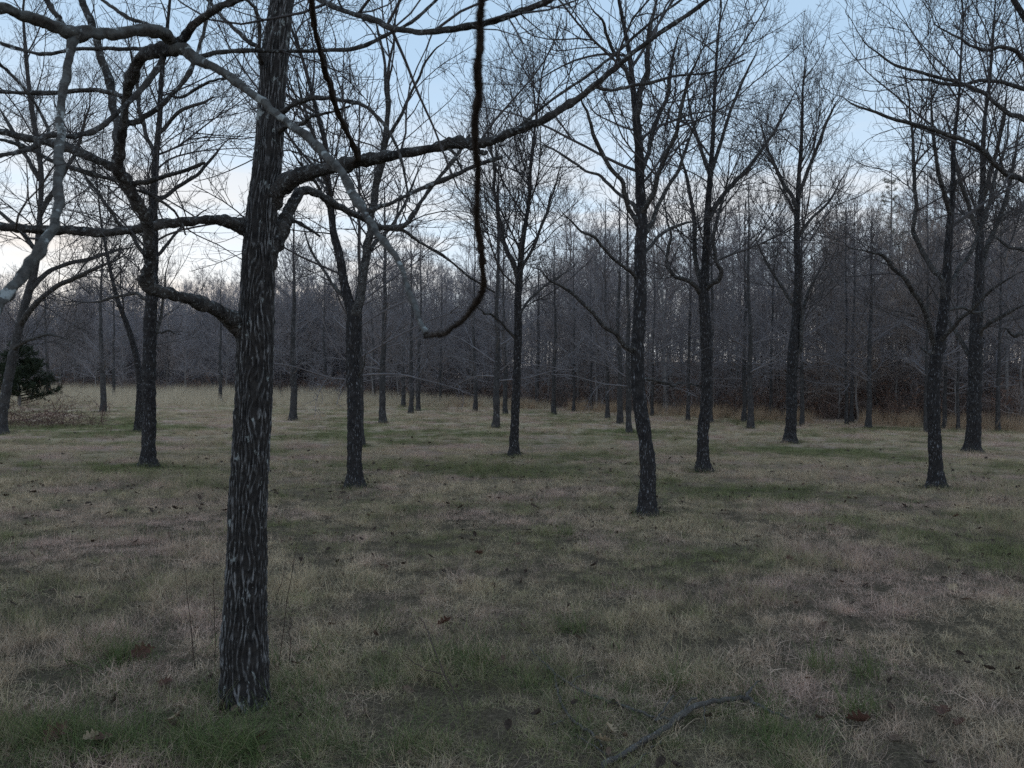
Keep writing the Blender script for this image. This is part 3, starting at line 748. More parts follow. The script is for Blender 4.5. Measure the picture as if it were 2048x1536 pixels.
for nm, (mt, rough, pth) in LIMBS.items():
    P3 = np.array([at(a, b_, d) for a, b_, w, d in pth]); R3 = np.array([w / 2 / FPX * d for a, b_, w, d in pth])
    D = catmull(np.concatenate([P3, R3[:, None]], 1), 18)
    D[:, 3] *= (0.80 if nm == 'droop' else 0.90) * (0.93 + 0.22 * vnoise(np.arange(len(D)) * 0.21, np.full(len(D), 9.0), 45 + len(nm)))
    D[:, :3] += (np.stack([vnoise(np.arange(len(D)) * 0.17, np.full(len(D), 3.0 + q), 40 + q + len(nm)) for q in range(3)], 1) - 0.5) * np.minimum(D[:, 3:4] * 0.6, 0.008)
    for kn in rngn.uniform(min(70, len(D) * 0.4), len(D) - 4, max(2, len(D) // 34)):        # old nodes and twig scars
        D[:, 3] *= 1 + rngn.uniform(0.10, 0.22) * np.exp(-((np.arange(len(D)) - kn) / rngn.uniform(1.5, 3.5)) ** 2)
    big = pth[0][2] > 14
    g = Geo(); wire_tube(g, D[:, :3] - off, np.maximum(D[:, 3], 0.002), 20 if big else 10, rough * 2.1, len(nm))
    lo = link('limb', g.mesh('limb', mt), near)
    if nm in ('droop', 'lichen_drop', 'arch_left'): lo['label'] = 'pale lichen-covered limb'
    n_ = 14
    Pq, Rq = resample(D[:, :3], D[:, 3], n_)
    allP.append(Pq); allR.append(Rq)
    # small shoots on this limb only
    sp_d = {'droop': 1.3, 'lichen_drop': 1.2, 'arch_left': 2.0, 'low': 2.5, 'right_main': 5.0}.get(nm, 6.5)
    C, R_ = spawn(Pq[None], Rq[None], rngn, sp_d, 0.2, 1.0, 0.6, 1.25, 0.36, 0.05, 0.65, 7, 0.10, 0.15, 0.0016, 0.0085, 0.5)
    for ci in range(len(C)):
        g = Geo(); g.tubes(C[ci:ci + 1] - off, R_[ci:ci + 1], 5)
        C2, R2 = spawn(C[ci:ci + 1], R_[ci:ci + 1], rngn, 8.0, 0.2, 1.0, 0.5, 1.1, 0.5, 0.04, 0.25, 5, 0.12, 0.16, 0.0013, 0.012, 0.4)
        g.tubes(C2 - off, R2, 4)
        link('twig', g.mesh('twig', m_twig), lo)
    if nm == 'right_knobby': knob = lo
    if nm == 'droop': droop_end = lo
# the upturned hairy tip hanging closest to the lens
HP = [(852, 664, 11, 1.41), (855, 673, 11, 1.38), (872, 670, 11, 1.33), (890, 664, 12, 1.29), (918, 645, 13, 1.24), (945, 614, 15, 1.19), (962, 585, 16, 1.15), (967, 559, 16, 1.12), (962, 518, 15, 1.08), (959, 480, 15, 1.05), (954, 410, 16, 0.99),
      (954, 342, 17, 0.94), (954, 273, 18, 0.89), (955, 205, 18, 0.85), (957, 137, 18, 0.81), (960, 68, 19, 0.78), (962, 0, 18, 0.75), (966, -80, 17, 0.72), (974, -180, 13, 0.69), (985, -260, 8, 0.67)]
P3 = np.array([at(a, b_, d) for a, b_, w, d in HP]); R3 = np.array([w / 2 / FPX * d for a, b_, w, d in HP])
D = catmull(np.concatenate([P3, R3[:, None]], 1), 16)
D[:, :3] += (np.stack([vnoise(np.arange(len(D)) * 0.085, np.full(len(D), 3.0 + q), 140 + q) for q in range(3)], 1) - 0.5) * np.array([0.0055, 0.0, 0.004]) * np.clip(np.arange(len(D)) / 30, 0, 1)[:, None]
bud = np.zeros(len(D))
for c_ in rngn.uniform(10, len(D) - 5, 34):
    bud += 0.55 * np.exp(-((np.arange(len(D)) - c_) / 1.6) ** 2)
g = Geo(); wire_tube(g, D[:, :3] - off, D[:, 3] * (0.74 + 0.40 * np.clip(bud, 0, 1)), 12, 0.22, 9)
tip = link('limb', g.mesh('limb', m_hair), near); tip['label'] = 'dark bristly upturned branch end hanging nearest the viewer'
g = Geo(); n = 1500
ii = rngn.integers(4, len(D) - 2, n); T = nrm(D[ii + 1, :3] - D[ii, :3]); rv = rngn.normal(size=(n, 3)); pr = nrm(rv - T * (rv * T).sum(1, keepdims=True))
ln = rngn.uniform(0.002, 0.0055, n)[:, None]; st = D[ii, :3] + pr * D[ii, 3:4] * 0.7
dd = nrm(pr + T * rngn.normal(0.3, 0.4, (n, 1)))
g.tubes(np.stack([st, st + dd * ln * 0.6, st + dd * ln + T * 0.001], 1) - off, np.tile(np.array([0.0005, 0.0004, 0.00015]), (n, 1)), 3)
link('bristles', g.mesh('bristles', m_hair), tip)

# crown of the near tree above the frame
up_i = sv > 3.9
TP, TRd = resample(Pc[up_i, :3], Pc[up_i, 3], 12)
C, R_ = spawn(TP[None], TRd[None], rngn, 4.0, 0.05, 0.98, 0.6, 1.1, 0.55, 0.8, 2.8, 9, 0.05, 0.07, 0.004, 0.010, 0.3)
C2, R2 = spawn(C, R_, rngn, 3.0, 0.2, 1.0, 0.4, 0.9, 0.45, 0.3, 1.2, 7, 0.06, 0.09, 0.003)
C3, R3_ = spawn(C2, R2, rngn, 5.0, 0.2, 1.0, 0.4, 1.0, 0.5, 0.1, 0.5, 5, 0.08, 0.13, 0.0022)
g = Geo(); g.tubes(C - off, R_, 6); g.tubes(C2 - off, R2, 4); g.tubes(C3 - off, R3_, 3)
link('crown', g.mesh('crown', m_twig), near)

# ------------------------------------------------------------------ orchard trees drawn from the photograph
def hero(name, label, trunk, limbs=(), seed=1, top=None, crown0=0.34, auto=9, base_px=None, mt=m_bark, spread=0.50, group=None, ang=(0.42, 1.15), dens=(4.4, 6.6, 7.0)):
    """trunk: list of (x,y,w) photo pixels from the base up; limbs: lists of (x,y,w,ddepth)."""
    r = np.random.default_rng(seed)
    b0 = on_ground(*(base_px or trunk[0][:2])); d = b0[1]
    t_ = thing(name, label, 'tree', b0, group)
    FEET.append((b0, rad0 if (rad0 := trunk[0][2] / 2 / FPX * d) else 0))
    pts_ = [at(x_, y_, d) for x_, y_, w in trunk]; rad = [w / 2 / FPX * d for x_, y_, w in trunk]
    if base_px is None: pts_[0] = b0
    if top:                                   # continue the leader to this height
        h0 = pts_[-1][2]; top = max(top, h0 + 0.9); dirn = nrm(pts_[-1] - pts_[-3]); m_ = 4
        for q in range(1, m_ + 1):
            f = q / m_
            pts_.append(pts_[-1] + (dirn * 0.8 + UP * 0.3 + r.normal(0, 0.06, 3)) * (top - h0) / m_)
            rad.append(rad[len(trunk) - 1] * (1 - 0.85 * f) + 0.003)
    pts_ = np.array(pts_); rad = np.array(rad)
    pts_[0] = pts_[0] - UP * 0.06
    D_ = catmull(np.concatenate([pts_, rad[:, None]], 1), 12)
    D_[:, 3] = np.maximum(D_[:, 3], 0.003)
    hgt = D_[:, 2] - b0[2]
    D_[:, 3] *= 1 - 0.25 * sstep(2.5, 6.0, hgt)
    D_[:, 3] *= 1 + 0.62 * np.exp(-np.clip(hgt, 0, 9) / 0.12)
    D_[:, 0] += 0.035 * (vnoise(hgt * 1.3, hgt * 0 + seed, 50) - 0.5); D_[:, 1] += 0.05 * (vnoise(hgt * 1.3, hgt * 0 + seed, 51) - 0.5)
    # resample finely and roughen the bark
    sl = np.linalg.norm(D_[-1, :3] - D_[0, :3])
    nn = int(np.clip(sl / 0.03, 60, 240))
    P_, R_ = resample(D_[:, :3], D_[:, 3], nn)
    g = Geo(); wire_tube(g, P_ - b0, R_, 22, 0.075, seed)
    link('trunk', g.mesh('trunk', mt), t_)
    L1, LR = [], []
    for lm in limbs:
        a_ = np.array([at(x_, y_, d + dd) for x_, y_, w, dd in lm]); rr = np.array([w / 2 / FPX * (d + dd) for x_, y_, w, dd in lm])
        Dl = catmull(np.concatenate([a_, rr[:, None]], 1), 8)
        wob_ = (np.stack([vnoise(np.arange(len(Dl)) * 0.3, np.full(len(Dl), 1.0 * q + seed), 60 + q) for q in range(3)], 1) - 0.5) * 0.05
        wob_[0] = 0; Dl[:, :3] += wob_
        Dl[:, 3] = np.maximum(Dl[:, 3] * np.clip((1.02 - np.linspace(0, 1, len(Dl))) / 0.35, 0.25, 1), 0.004)
        g = Geo(); wire_tube(g, Dl[:, :3] - b0, Dl[:, 3], 9, 0.10, seed + len(L1))
        link('limb', g.mesh('limb', m_limb), t_)
        p_, r_ = resample(Dl[:, :3], Dl[:, 3], 12); L1.append(p_); LR.append(r_)
    # further limbs all round the stem
    tp_, tr_ = resample(P_, R_, 24)
    aP, aR = spawn(tp_[None], tr_[None], r, 1.7 * auto / max(sl * (1 - crown0), 0.5), crown0, 0.97, ang[0], ang[1], spread, 0.6, 2.9, 12, 0.028, 0.065, 0.005, 0.0072, 0.15, 0.30, 0.70, True)
    # a fine shoot continues every drawn limb past its last pixel
    if L1:
        P1 = np.concatenate([np.array(L1), aP]); R1 = np.concatenate([np.array(LR), aR])
    else: P1, R1 = aP, aR
    C2, R2 = spawn(P1, R1, r, dens[0], 0.15, 1.0, 0.40, 1.10, 0.66, 0.40, 1.9, 9, 0.040, 0.105, 0.0040, 0.0068, 0.25)
    C2b, R2b = spawn(tp_[None], tr_[None], r, 4.0, crown0, 1.0, 0.5, 1.2, 0.16, 0.3, 1.3, 9, 0.05, 0.09, 0.0042, 0.009, 0.2)
    C2 = np.concatenate([C2, C2b]); R2 = np.concatenate([R2, R2b])
    C3, R3_ = spawn(C2, R2, r, dens[1], 0.12, 1.0, 0.45, 1.05, 0.58, 0.20, 0.90, 6, 0.09, 0.16, 0.0034, 0.009, 0.3)
    C4, R4 = spawn(C3, R3_, r, dens[2], 0.2, 1.0, 0.5, 1.1, 0.55, 0.10, 0.38, 3, 0.20, 0.16, 0.0030, 0.010, 0.3)
    g = Geo(); g.tubes(aP - b0, aR, 6); g.tubes(C2 - b0, R2, 4); g.tubes(C3 - b0, R3_, 3); g.tubes(C4 - b0, R4, 3)
    link('crown', g.mesh('crown', m_twig), t_)
    return t_, b0

OG = 'bare orchard trees standing in the mown field'
hero('orchard_tree', 'bare orchard tree forking low into two near-equal stems, right of the furrowed trunk',
     [(710, 974, 31), (709, 930, 29), (709, 877, 28), (706, 792, 28), (704, 723, 28), (706, 655, 29), (707, 628, 30), (698, 608, 22), (687, 563, 19), (679, 511, 17), (668, 467, 16), (664, 427, 15), (658, 359, 14), (651, 290, 13), (637, 240, 12), (618, 170, 10), (595, 90, 8), (570, 20, 7), (550, -50, 5)],
     [[(709, 640, 24, 0), (716, 608, 21, 0), (723, 559, 18, .05), (733, 508, 17, .08), (740, 467, 16, .1), (743, 427, 15, .12), (754, 359, 14, .15), (767, 301, 12, .18), (774, 205, 10, .2), (778, 137, 8, .22), (785, 85, 7, .25), (800, 0, 5, .3), (812, -70, 4, .3)],
      [(768, 300, 8, .18), (790, 250, 7, .1), (808, 214, 6, .05), (840, 150, 5, 0), (880, 90, 4, -.1), (935, 40, 3, -.2)],
      [(774, 205, 7, .2), (770, 140, 6, .4), (756, 70, 5, .6), (740, 0, 4, .8)],
      [(664, 427, 8, 0), (640, 380, 6, -.3), (600, 330, 5, -.6), (575, 290, 4, -.9)],
      [(697, 605, 8, 0), (660, 560, 6, .3), (620, 500, 5, .6), (600, 430, 4, .8)],
      [(718, 860, 6, 0), (760, 850, 0, 0)][:0] or [(716, 760, 6, .0), (725, 735, 5, -.1), (728, 700, 4, -.2)],
      [(740, 500, 8, .1), (780, 455, 6, .5), (820, 380, 5, .8), (850, 300, 4, 1.0)],
      [(655, 330, 8, 0), (630, 280, 6, .5), (600, 190, 5, 1.), (590, 110, 4, 1.2)]], seed=21, top=8.6, auto=9, crown0=0.36, group=OG)
hero('orchard_tree', 'dark bowed orchard tree with a crooked lower trunk, closest on the right of centre',
     [(1293, 1030, 36), (1293, 1000, 32), (1294, 960, 31), (1293, 920, 30), (1288, 871, 28), (1283, 822, 28), (1278, 761, 28), (1276, 712, 27), (1275, 689, 27), (1279, 587, 25), (1278, 501, 24), (1283, 444, 23), (1280, 342, 21), (1273, 256, 19), (1266, 188, 15), (1259, 120, 12), (1248, 50, 10), (1236, -20, 8), (1225, -90, 6)],
     [[(1272, 240, 16, 0), (1279, 200, 13, 0), (1291, 150, 11, .1), (1300, 80, 10, .15), (1310, 0, 8, .2), (1318, -80, 6, .2)],
      [(1274, 705, 14, 0), (1258, 695, 11, -.1), (1232, 672, 10, -.2), (1181, 621, 8, -.4), (1133, 580, 7, -.5), (1078, 542, 5, -.7), (1030, 520, 3, -.8)],
      [(1276, 450, 13, 0), (1264, 424, 10, 0), (1243, 369, 9, -.1), (1201, 297, 8, -.2), (1174, 232, 6, -.3), (1160, 178, 5, -.4), (1135, 110, 4, -.5)],
      [(1276, 425, 10, 0), (1249, 393, 7, .2), (1200, 355, 6, .4), (1147, 325, 5, .6), (1095, 294, 5, .8), (1044, 273, 3, 1.)],
      [(1284, 480, 13, 0), (1310, 430, 9, .1), (1350, 350, 7, .3), (1385, 270, 6, .5), (1420, 190, 4, .6)],
      [(1285, 430, 13, 0), (1312, 370, 10, -.2), (1345, 280, 8, -.4), (1372, 190, 7, -.6), (1400, 100, 5, -.8), (1440, 10, 4, -.9)],
      [(1282, 350, 12, 0), (1300, 290, 9, .2), (1330, 200, 8, .4), (1350, 110, 6, .5), (1375, 20, 4, .6)],
      [(1262, 170, 9, 0), (1235, 110, 7, -.1), (1205, 50, 6, -.3), (1165, -20, 4, -.5)],
      [(1275, 560, 9, 0), (1240, 525, 7, -.3), (1190, 480, 6, -.6), (1140, 440, 4, -.9), (1110, 410, 3, -1.0)],
      [(1280, 764, 9, 0), (1302, 757, 7, 0), (1330, 768, 6, .2), (1365, 768, 5, .6), (1395, 774, 4, 1.2)],
      [(1282, 520, 9, 0), (1310, 480, 7, .4), (1360, 450, 6, .8), (1420, 430, 4, 1.2)]], seed=22, top=8.0, auto=7, crown0=0.45, group=OG)
hero('orchard_tree', 'straight orchard tree with a pair of U-shaped limbs cupping its leader, right of centre',
     [(1405, 943, 27), (1405, 905, 24), (1408, 850, 23), (1411, 792, 22), (1411, 689, 22), (1407, 610, 22), (1406, 580, 20), (1410, 518, 17), (1413, 467, 16), (1418, 400, 15), (1423, 342, 13), (1428, 260, 11), (1430, 190, 9), (1434, 110, 7), (1440, 40, 5)],
     [[(1406, 598, 12, 0), (1393, 575, 10, -.1), (1372, 560, 9, -.2), (1348, 552, 8, -.3), (1336, 525, 7, -.3), (1340, 470, 6, -.3), (1330, 400, 5, -.4), (1325, 320, 4, -.4)],
      [(1408, 590, 12, 0), (1420, 573, 10, -.1), (1436, 562, 10, -.2), (1442, 545, 9, -.25), (1436, 525, 8, -.3), (1428, 500, 8, -.3), (1432, 450, 7, -.3), (1450, 380, 6, -.3), (1462, 300, 5, -.3), (1480, 200, 4, -.3)],
      [(1404, 575, 11, 0), (1392, 520, 9, .2), (1390, 450, 8, .3), (1378, 380, 7, .4), (1362, 300, 6, .5), (1350, 210, 4, .6)],
      [(1416, 440, 11, 0), (1445, 395, 9, 0), (1490, 345, 8, .1), (1530, 290, 6, .2), (1580, 210, 5, .3), (1610, 140, 4, .3)],
      [(1424, 340, 9, 0), (1445, 280, 7, .1), (1470, 200, 6, .2), (1500, 130, 5, .3), (1530, 70, 3, .3)],
      [(1421, 360, 8, 0), (1400, 290, 7, .2), (1380, 220, 5, .4), (1370, 140, 4, .5)],
      [(1405, 776, 5, 0), (1393, 772, 4, 0), (1370, 766, 3, -.3)]], seed=23, top=8.3, auto=13, crown0=0.40, group=OG)
hero('orchard_tree', 'slim orchard tree with a slight S-bend, midway across the field at centre',
     [(1027, 912, 21), (1027, 880, 18), (1029, 843, 17), (1032, 758, 16), (1034, 690, 16), (1036, 638, 15), (1037, 570, 15), (1043, 501, 13), (1051, 450, 11), (1058, 400, 10), (1062, 340, 8), (1068, 280, 7), (1076, 210, 5), (1084, 150, 4)],
     [[(1036, 560, 12, 0), (1028, 530, 11, 0), (1014, 500, 10, .1), (1000, 450, 9, .2), (990, 390, 7, .3), (985, 320, 6, .3), (975, 250, 5, .3), (968, 190, 3, .3)],
      [(1031, 678, 7, 0), (1010, 655, 5, -.2), (985, 630, 5, -.5), (960, 622, 4, -.8), (940, 590, 3, -1.0)],
      [(1040, 540, 8, 0), (1065, 500, 6, .3), (1090, 440, 5, .5), (1110, 370, 4, .7), (1130, 300, 3, .8)],
      [(1034, 640, 6, 0), (1060, 600, 5, .5), (1110, 560, 4, 1.0), (1150, 530, 3, 1.4)]], seed=24, top=7.9, auto=14, crown0=0.36, group=OG)
hero('orchard_tree', 'orchard tree with a lichen-spotted trunk and long low left limb, near the right side',
     [(1870, 976, 30), (1871, 930, 26), (1871, 894, 25), (1869, 792, 24), (1874, 706, 23), (1888, 621, 20), (1895, 570, 18), (1898, 501, 16), (1902, 444, 14), (1908, 380, 12), (1908, 310, 10), (1915, 230, 8), (1918, 150, 6), (1922, 80, 5)],
     [[(1872, 712, 14, 0), (1866, 690, 11, 0), (1858, 655, 10, -.1), (1844, 614, 10, -.2), (1823, 576, 9, -.3), (1789, 535, 8, -.4), (1758, 508, 7, -.5), (1707, 494, 5, -.7), (1660, 470, 3, -.9)],
      [(1890, 600, 13, 0), (1880, 560, 10, 0), (1861, 535, 10, .1), (1842, 501, 9, .2), (1828, 450, 8, .2), (1832, 376, 7, .2), (1824, 256, 6, .3), (1815, 160, 5, .3), (1810, 60, 4, .3)],
      [(1892, 590, 12, 0), (1910, 550, 9, .2), (1945, 495, 8, .4), (1975, 420, 7, .6), (2000, 330, 6, .8), (2020, 240, 5, .9), (2035, 140, 4, 1.0)],
      [(1878, 690, 11, 0), (1910, 650, 8, -.3), (1950, 610, 7, -.6), (2000, 570, 6, -.9), (2060, 540, 4, -1.2)],
      [(1902, 430, 9, 0), (1880, 370, 8, -.2), (1868, 300, 7, -.3), (1862, 210, 5, -.4), (1870, 120, 4, -.4)],
      [(1888, 626, 8, 0), (1920, 618, 6, .4), (1955, 625, 5, .8), (2000, 610, 4, 1.2)],
      [(1869, 716, 9, 0), (1850, 705, 7, .2), (1835, 690, 5, .3), (1842, 696, 3, .3)][:3]], seed=25, top=8.0, auto=7, crown0=0.40, group=OG)
hero('orchard_tree', 'thick dark orchard trunk standing just beyond the lichen-spotted tree at right',
     [(1946, 905, 30), (1946, 880, 27), (1948, 792, 25), (1951, 689, 24), (1956, 587, 21), (1960, 501, 18), (1963, 410, 15), (1966, 330, 13), (1970, 250, 10), (1978, 160, 8), (1984, 80, 6)],
     [[(1950, 722, 11, 0), (1934, 703, 9, .2), (1912, 668, 8, .4), (1895, 640, 7, .6), (1875, 600, 5, .8), (1850, 540, 4, 1.)],
      [(1952, 680, 11, 0), (1968, 655, 9, -.2), (1992, 638, 8, -.5), (2030, 615, 7, -.8), (2075, 600, 5, -1.1)],
      [(1958, 540, 11, 0), (1980, 480, 9, .2), (2010, 400, 8, .3), (2030, 300, 6, .4), (2045, 200, 4, .5)],
      [(1960, 480, 10, 0), (1940, 420, 8, 0), (1915, 350, 7, -.1), (1900, 270, 6, -.1), (1885, 190, 4, -.2)],
      [(1964, 400, 10, 0), (1985, 330, 8, -.2), (2005, 240, 7, -.3), (2015, 150, 5, -.4)]], seed=26, top=8.8, auto=8, crown0=0.36, group=OG)
hero('orchard_tree', 'stout upright orchard tree with a narrow fan-shaped crown, seen against the sky right of centre',
     [(1579, 886, 27), (1580, 860, 22), (1584, 775, 21), (1585, 706, 21), (1592, 655, 18), (1594, 593, 17), (1597, 535, 16), (1594, 467, 15), (1596, 403, 13), (1601, 308, 10), (1604, 222, 7), (1608, 160, 4), (1611, 118, 2)],
     [[(1595, 420, 10, 0), (1582, 390, 8, 0), (1567, 369, 8, 0), (1543, 314, 6, .1), (1525, 260, 5, .2), (1510, 200, 4, .2)],
      [(1596, 400, 9, 0), (1612, 350, 7, .1), (1640, 280, 6, .2), (1665, 220, 5, .2), (1690, 180, 3, .2)],
      [(1586, 720, 9, 0), (1600, 700, 8, -.1), (1602, 650, 7, -.1), (1612, 600, 6, 0), (1640, 540, 5, .3), (1680, 470, 4, .5)],
      [(1595, 480, 8, 0), (1620, 440, 6, .3), (1660, 400, 5, .5), (1700, 330, 4, .7)],
      [(1592, 620, 7, 0), (1560, 570, 6, .2), (1530, 520, 5, .4), (1500, 450, 4, .5)]], seed=47, top=None, auto=13, crown0=0.42, ang=(0.38, 0.95), group=OG)
hero('orchard_tree', 'tall orchard tree directly left of the furrowed trunk, its stem crossed by the bent limb',
     [(296, 933, 31), (296, 905, 27), (299, 826, 26), (301, 723, 25), (302, 621, 24), (305, 513, 22), (308, 410, 19), (313, 308, 16), (318, 239, 14), (321, 171, 12), (330, 90, 10), (338, 20, 8), (345, -50, 6)],
     [[(310, 400, 10, 0), (340, 385, 8, .1), (390, 350, 7, .2), (430, 310, 6, .3), (470, 260, 4, .3)],
      [(302, 610, 8, 0), (280, 590, 7, .2), (240, 590, 6, .6), (190, 605, 5, 1.0), (130, 600, 3, 1.4)],
      [(304, 540, 9, 0), (270, 480, 8, -.2), (225, 430, 7, -.4), (190, 380, 6, -.6), (150, 320, 5, -.8), (110, 240, 3, -1.0)],
      [(312, 320, 9, 0), (290, 260, 8, .1), (275, 190, 7, .2), (262, 110, 6, .3), (250, 20, 4, .4)],
      [(316, 270, 8, 0), (350, 230, 7, -.2), (400, 205, 6, -.4), (450, 190, 4, -.6)],
      [(305, 520, 8, 0), (340, 480, 6, .3), (380, 440, 5, .6), (430, 410, 4, .9)],
      [(302, 668, 5, 0), (330, 662, 4, .2), (360, 668, 3, .4)]], seed=28, top=9.3, auto=10, crown0=0.36, group=OG)
hero('orchard_tree', 'leaning slim orchard tree half hidden behind the tall tree left of the furrowed trunk',
     [(278, 863, 20), (279, 840, 17), (282, 775, 15), (279, 741, 13), (267, 689, 11), (253, 648, 10), (236, 604, 9), (222, 550, 8), (210, 490, 7), (200, 430, 5), (195, 380, 4)],
     [[(281, 750, 8, 0), (300, 700, 7, .2), (320, 640, 6, .4), (330, 570, 5, .5), (340, 500, 4, .6)]], seed=29, top=7.6, auto=11, crown0=0.4, group=OG)
hero('orchard_tree', 'pale lichen-barked tree leaning right beside the brown bramble at the left border',
     [(2, 868, 23), (6, 826, 20), (17, 758, 18), (31, 689, 17), (51, 604, 16), (68, 540, 15), (78, 470, 14), (82, 400, 13), (82, 342, 13), (72, 273, 14), (60, 180, 11), (50, 90, 8), (46, 20, 6)],
     [[(40, 650, 14, 0), (80, 600, 10, -.4), (140, 560, 9, -.8), (210, 530, 7, -1.2), (270, 500, 5, -1.6)],
      [(60, 580, 12, 0), (105, 540, 9, .3), (170, 520, 8, .6), (240, 500, 6, .9), (290, 490, 4, 1.0)],
      [(80, 430, 11, 0), (115, 370, 9, -.3), (150, 310, 8, -.6), (170, 240, 6, -.9), (190, 160, 4, -1.)],
      [(80, 360, 9, 0), (50, 310, 8, .2), (20, 250, 7, .4), (-20, 190, 5, .6)],
      [(72, 500, 9, 0), (30, 450, 8, .3), (-20, 410, 6, .6), (-70, 380, 4, .8)],
      [(25, 700, 8, 0), (60, 680, 7, -.5), (110, 670, 5, -1.), (150, 690, 4, -1.5)]], seed=30, top=9.6, auto=8, crown0=0.34, mt=m_far, group=OG)
# the tree just outside the right border whose limbs sweep into the picture
rt_base = on_ground(2265, 1065)
hero('orchard_tree', 'tree just outside the right border whose dark limbs sweep into the upper right corner',
     [(2265, 1065, 40), (2262, 1000, 36), (2250, 850, 34), (2235, 700, 33), (2210, 520, 30), (2180, 380, 27), (2150, 260, 24), (2110, 160, 20), (2065, 70, 16), (2025, 0, 13), (2000, -60, 10)],
     [[(2185, 430, 16, 0), (2120, 405, 13, -.1), (2048, 366, 11, -.2), (1985, 322, 10, -.3), (1930, 285, 9, -.35), (1880, 264, 8, -.4), (1800, 243, 7, -.5), (1725, 218, 6, -.55), (1680, 195, 4, -.6), (1645, 178, 3, -.6)],
      [(2160, 330, 15, 0), (2110, 290, 12, .1), (2048, 243, 10, .2), (1990, 205, 8, .3), (1920, 170, 7, .4), (1850, 147, 6, .5), (1790, 132, 5, .6), (1740, 95, 4, .7), (1700, 40, 3, .7), (1690, 0, 3, .7)],
      [(2130, 230, 12, 0), (2048, 178, 9, .2), (1970, 166, 7, .4), (1880, 166, 6, .6), (1810, 160, 4, .8), (1750, 140, 3, 1.0)],
      [(2110, 170, 12, 0), (2060, 125, 9, .1), (2010, 100, 7, .1), (1940, 90, 5, .2), (1880, 60, 4, .3), (1850, 10, 3, .3)],
      [(2225, 640, 10, 0), (2130, 668, 8, -.3), (2048, 672, 7, -.5), (2020, 664, 6, -.55), (1992, 658, 5, -.6)],
      [(2200, 500, 12, 0), (2120, 520, 9, .3), (2048, 505, 7, .5), (1990, 470, 5, .7), (1950, 430, 3, .9)]], seed=31, top=8.4, auto=5, crown0=0.45, group=OG, spread=0.25, dens=(2.6, 5.5, 6.0))

# ------------------------------------------------------------------ smaller orchard trees: shared shapes, one object set each
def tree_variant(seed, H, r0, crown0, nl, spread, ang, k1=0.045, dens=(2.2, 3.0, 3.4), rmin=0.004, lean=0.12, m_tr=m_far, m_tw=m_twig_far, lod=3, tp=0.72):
    r = np.random.default_rng(seed)
    n_ = 20; hh = np.linspace(-0.05, H, n_)
    wx = np.cumsum(r.normal(0, lean * 0.12, n_)) ; wy = np.cumsum(r.normal(0, lean * 0.12, n_))
    P_ = np.stack([wx - wx[0], wy - wy[0], hh], 1)
    R_ = r0 * (1 - 0.9 * np.clip(hh / H, 0, 1) ** 0.85) * (1 + 0.35 * np.exp(-np.clip(hh, 0, 9) / 0.12)) + 0.004
    g = Geo(); D_ = catmull(np.concatenate([P_, R_[:, None]], 1), 3); wire_tube(g, D_[:, :3], D_[:, 3], 8, 0.07, seed)
    tm = g.mesh('trunk', m_tr)
    aP, aR = spawn(P_[None], R_[None], r, nl / (H * (1 - crown0)), crown0, 0.97, ang[0], ang[1], spread, 0.6, 3.4, 10, k1, 0.06, rmin * 1.3, 0.0095, 0.1, 0.3, tp, True)
    C2, R2 = spawn(aP, aR, r, dens[0], 0.12, 1.0, 0.4, 1.0, 0.48, 0.35, 1.7, 7, 0.03, 0.09, rmin, 0.008, 0.2)
    C3, R3_ = spawn(C2, R2, r, dens[1], 0.15, 1.0, 0.4, 1.0, 0.52, 0.2, 0.9, 5, 0.06, 0.13, rmin * 0.85, 0.008, 0.25)
    g = Geo(); g.tubes(aP, aR, 5); g.tubes(C2, R2, 3); g.tubes(C3, R3_, 3)
    if lod > 3:
        C4, R4 = spawn(C3, R3_, r, dens[2], 0.2, 1.0, 0.5, 1.1, 0.5, 0.12, 0.45, 3, 0.1, 0.15, rmin * 0.7, 0.009, 0.25); g.tubes(C4, R4, 3)
    return tm, g.mesh('crown', m_tw)
OV = [tree_variant(100 + q, 8.2, 0.105, cz, 34, 0.36, (0.45, 1.35), k1=0.022, lean=0.14, lod=4, dens=(5.2, 6.5, 5.0), rmin=0.0068) for q, cz in enumerate((0.17, 0.20, 0.15, 0.22))]
# (x, y of the foot, trunk width px at breast height)
SMALL = [(97, 801, 9), (205, 824, 12), (226, 799, 7), (441, 806, 8), (585, 841, 15), (650, 804, 7), (724, 893, 13), (748, 807, 6), (766, 847, 15), (806, 814, 9), (821, 827, 10), (836, 822, 9),
         (880, 812, 6), (950, 823, 9), (991, 856, 15), (1011, 830, 10), (1075, 816, 10), (1108, 829, 9), (1147, 823, 7), (1183, 821, 6), (1215, 837, 9), (1240, 847, 12), (1259, 866, 12), (1304, 832, 7), (1376, 842, 8),
         (1421, 846, 11), (1487, 844, 10), (1501, 857, 13), (1541, 839, 7), (1603, 852, 9), (1693, 850, 7), (1703, 846, 8), (1736, 856, 12), (1853, 865, 8), (1888, 858, 9), (1916, 860, 7), (1996, 863, 10)]
NOTE = {205: 'small straight orchard tree in front of the tall pale grass at left', 585: 'slim orchard tree with a clean grey foot just right of the furrowed trunk',
        724: 'orchard tree hidden close behind the two-stemmed tree', 766: 'orchard tree with a flared dark foot right of the two-stemmed tree',
        991: 'orchard tree standing just left of the slim S-bent tree', 1259: 'orchard tree tucked behind the left of the dark bowed trunk',
        1421: 'orchard tree peeping out behind the tree with U-shaped limbs', 1501: 'larger of the two close orchard trees between the U-limbed and fan-crowned trees',
        1603: 'thin orchard tree just right of the fan-crowned tree', 1736: 'straight orchard tree alone before the reddish sedge at right',
        1853: 'thin grey tree just left of the lichen-spotted trunk', 1996: 'small dark orchard tree near the right border by the wood'}
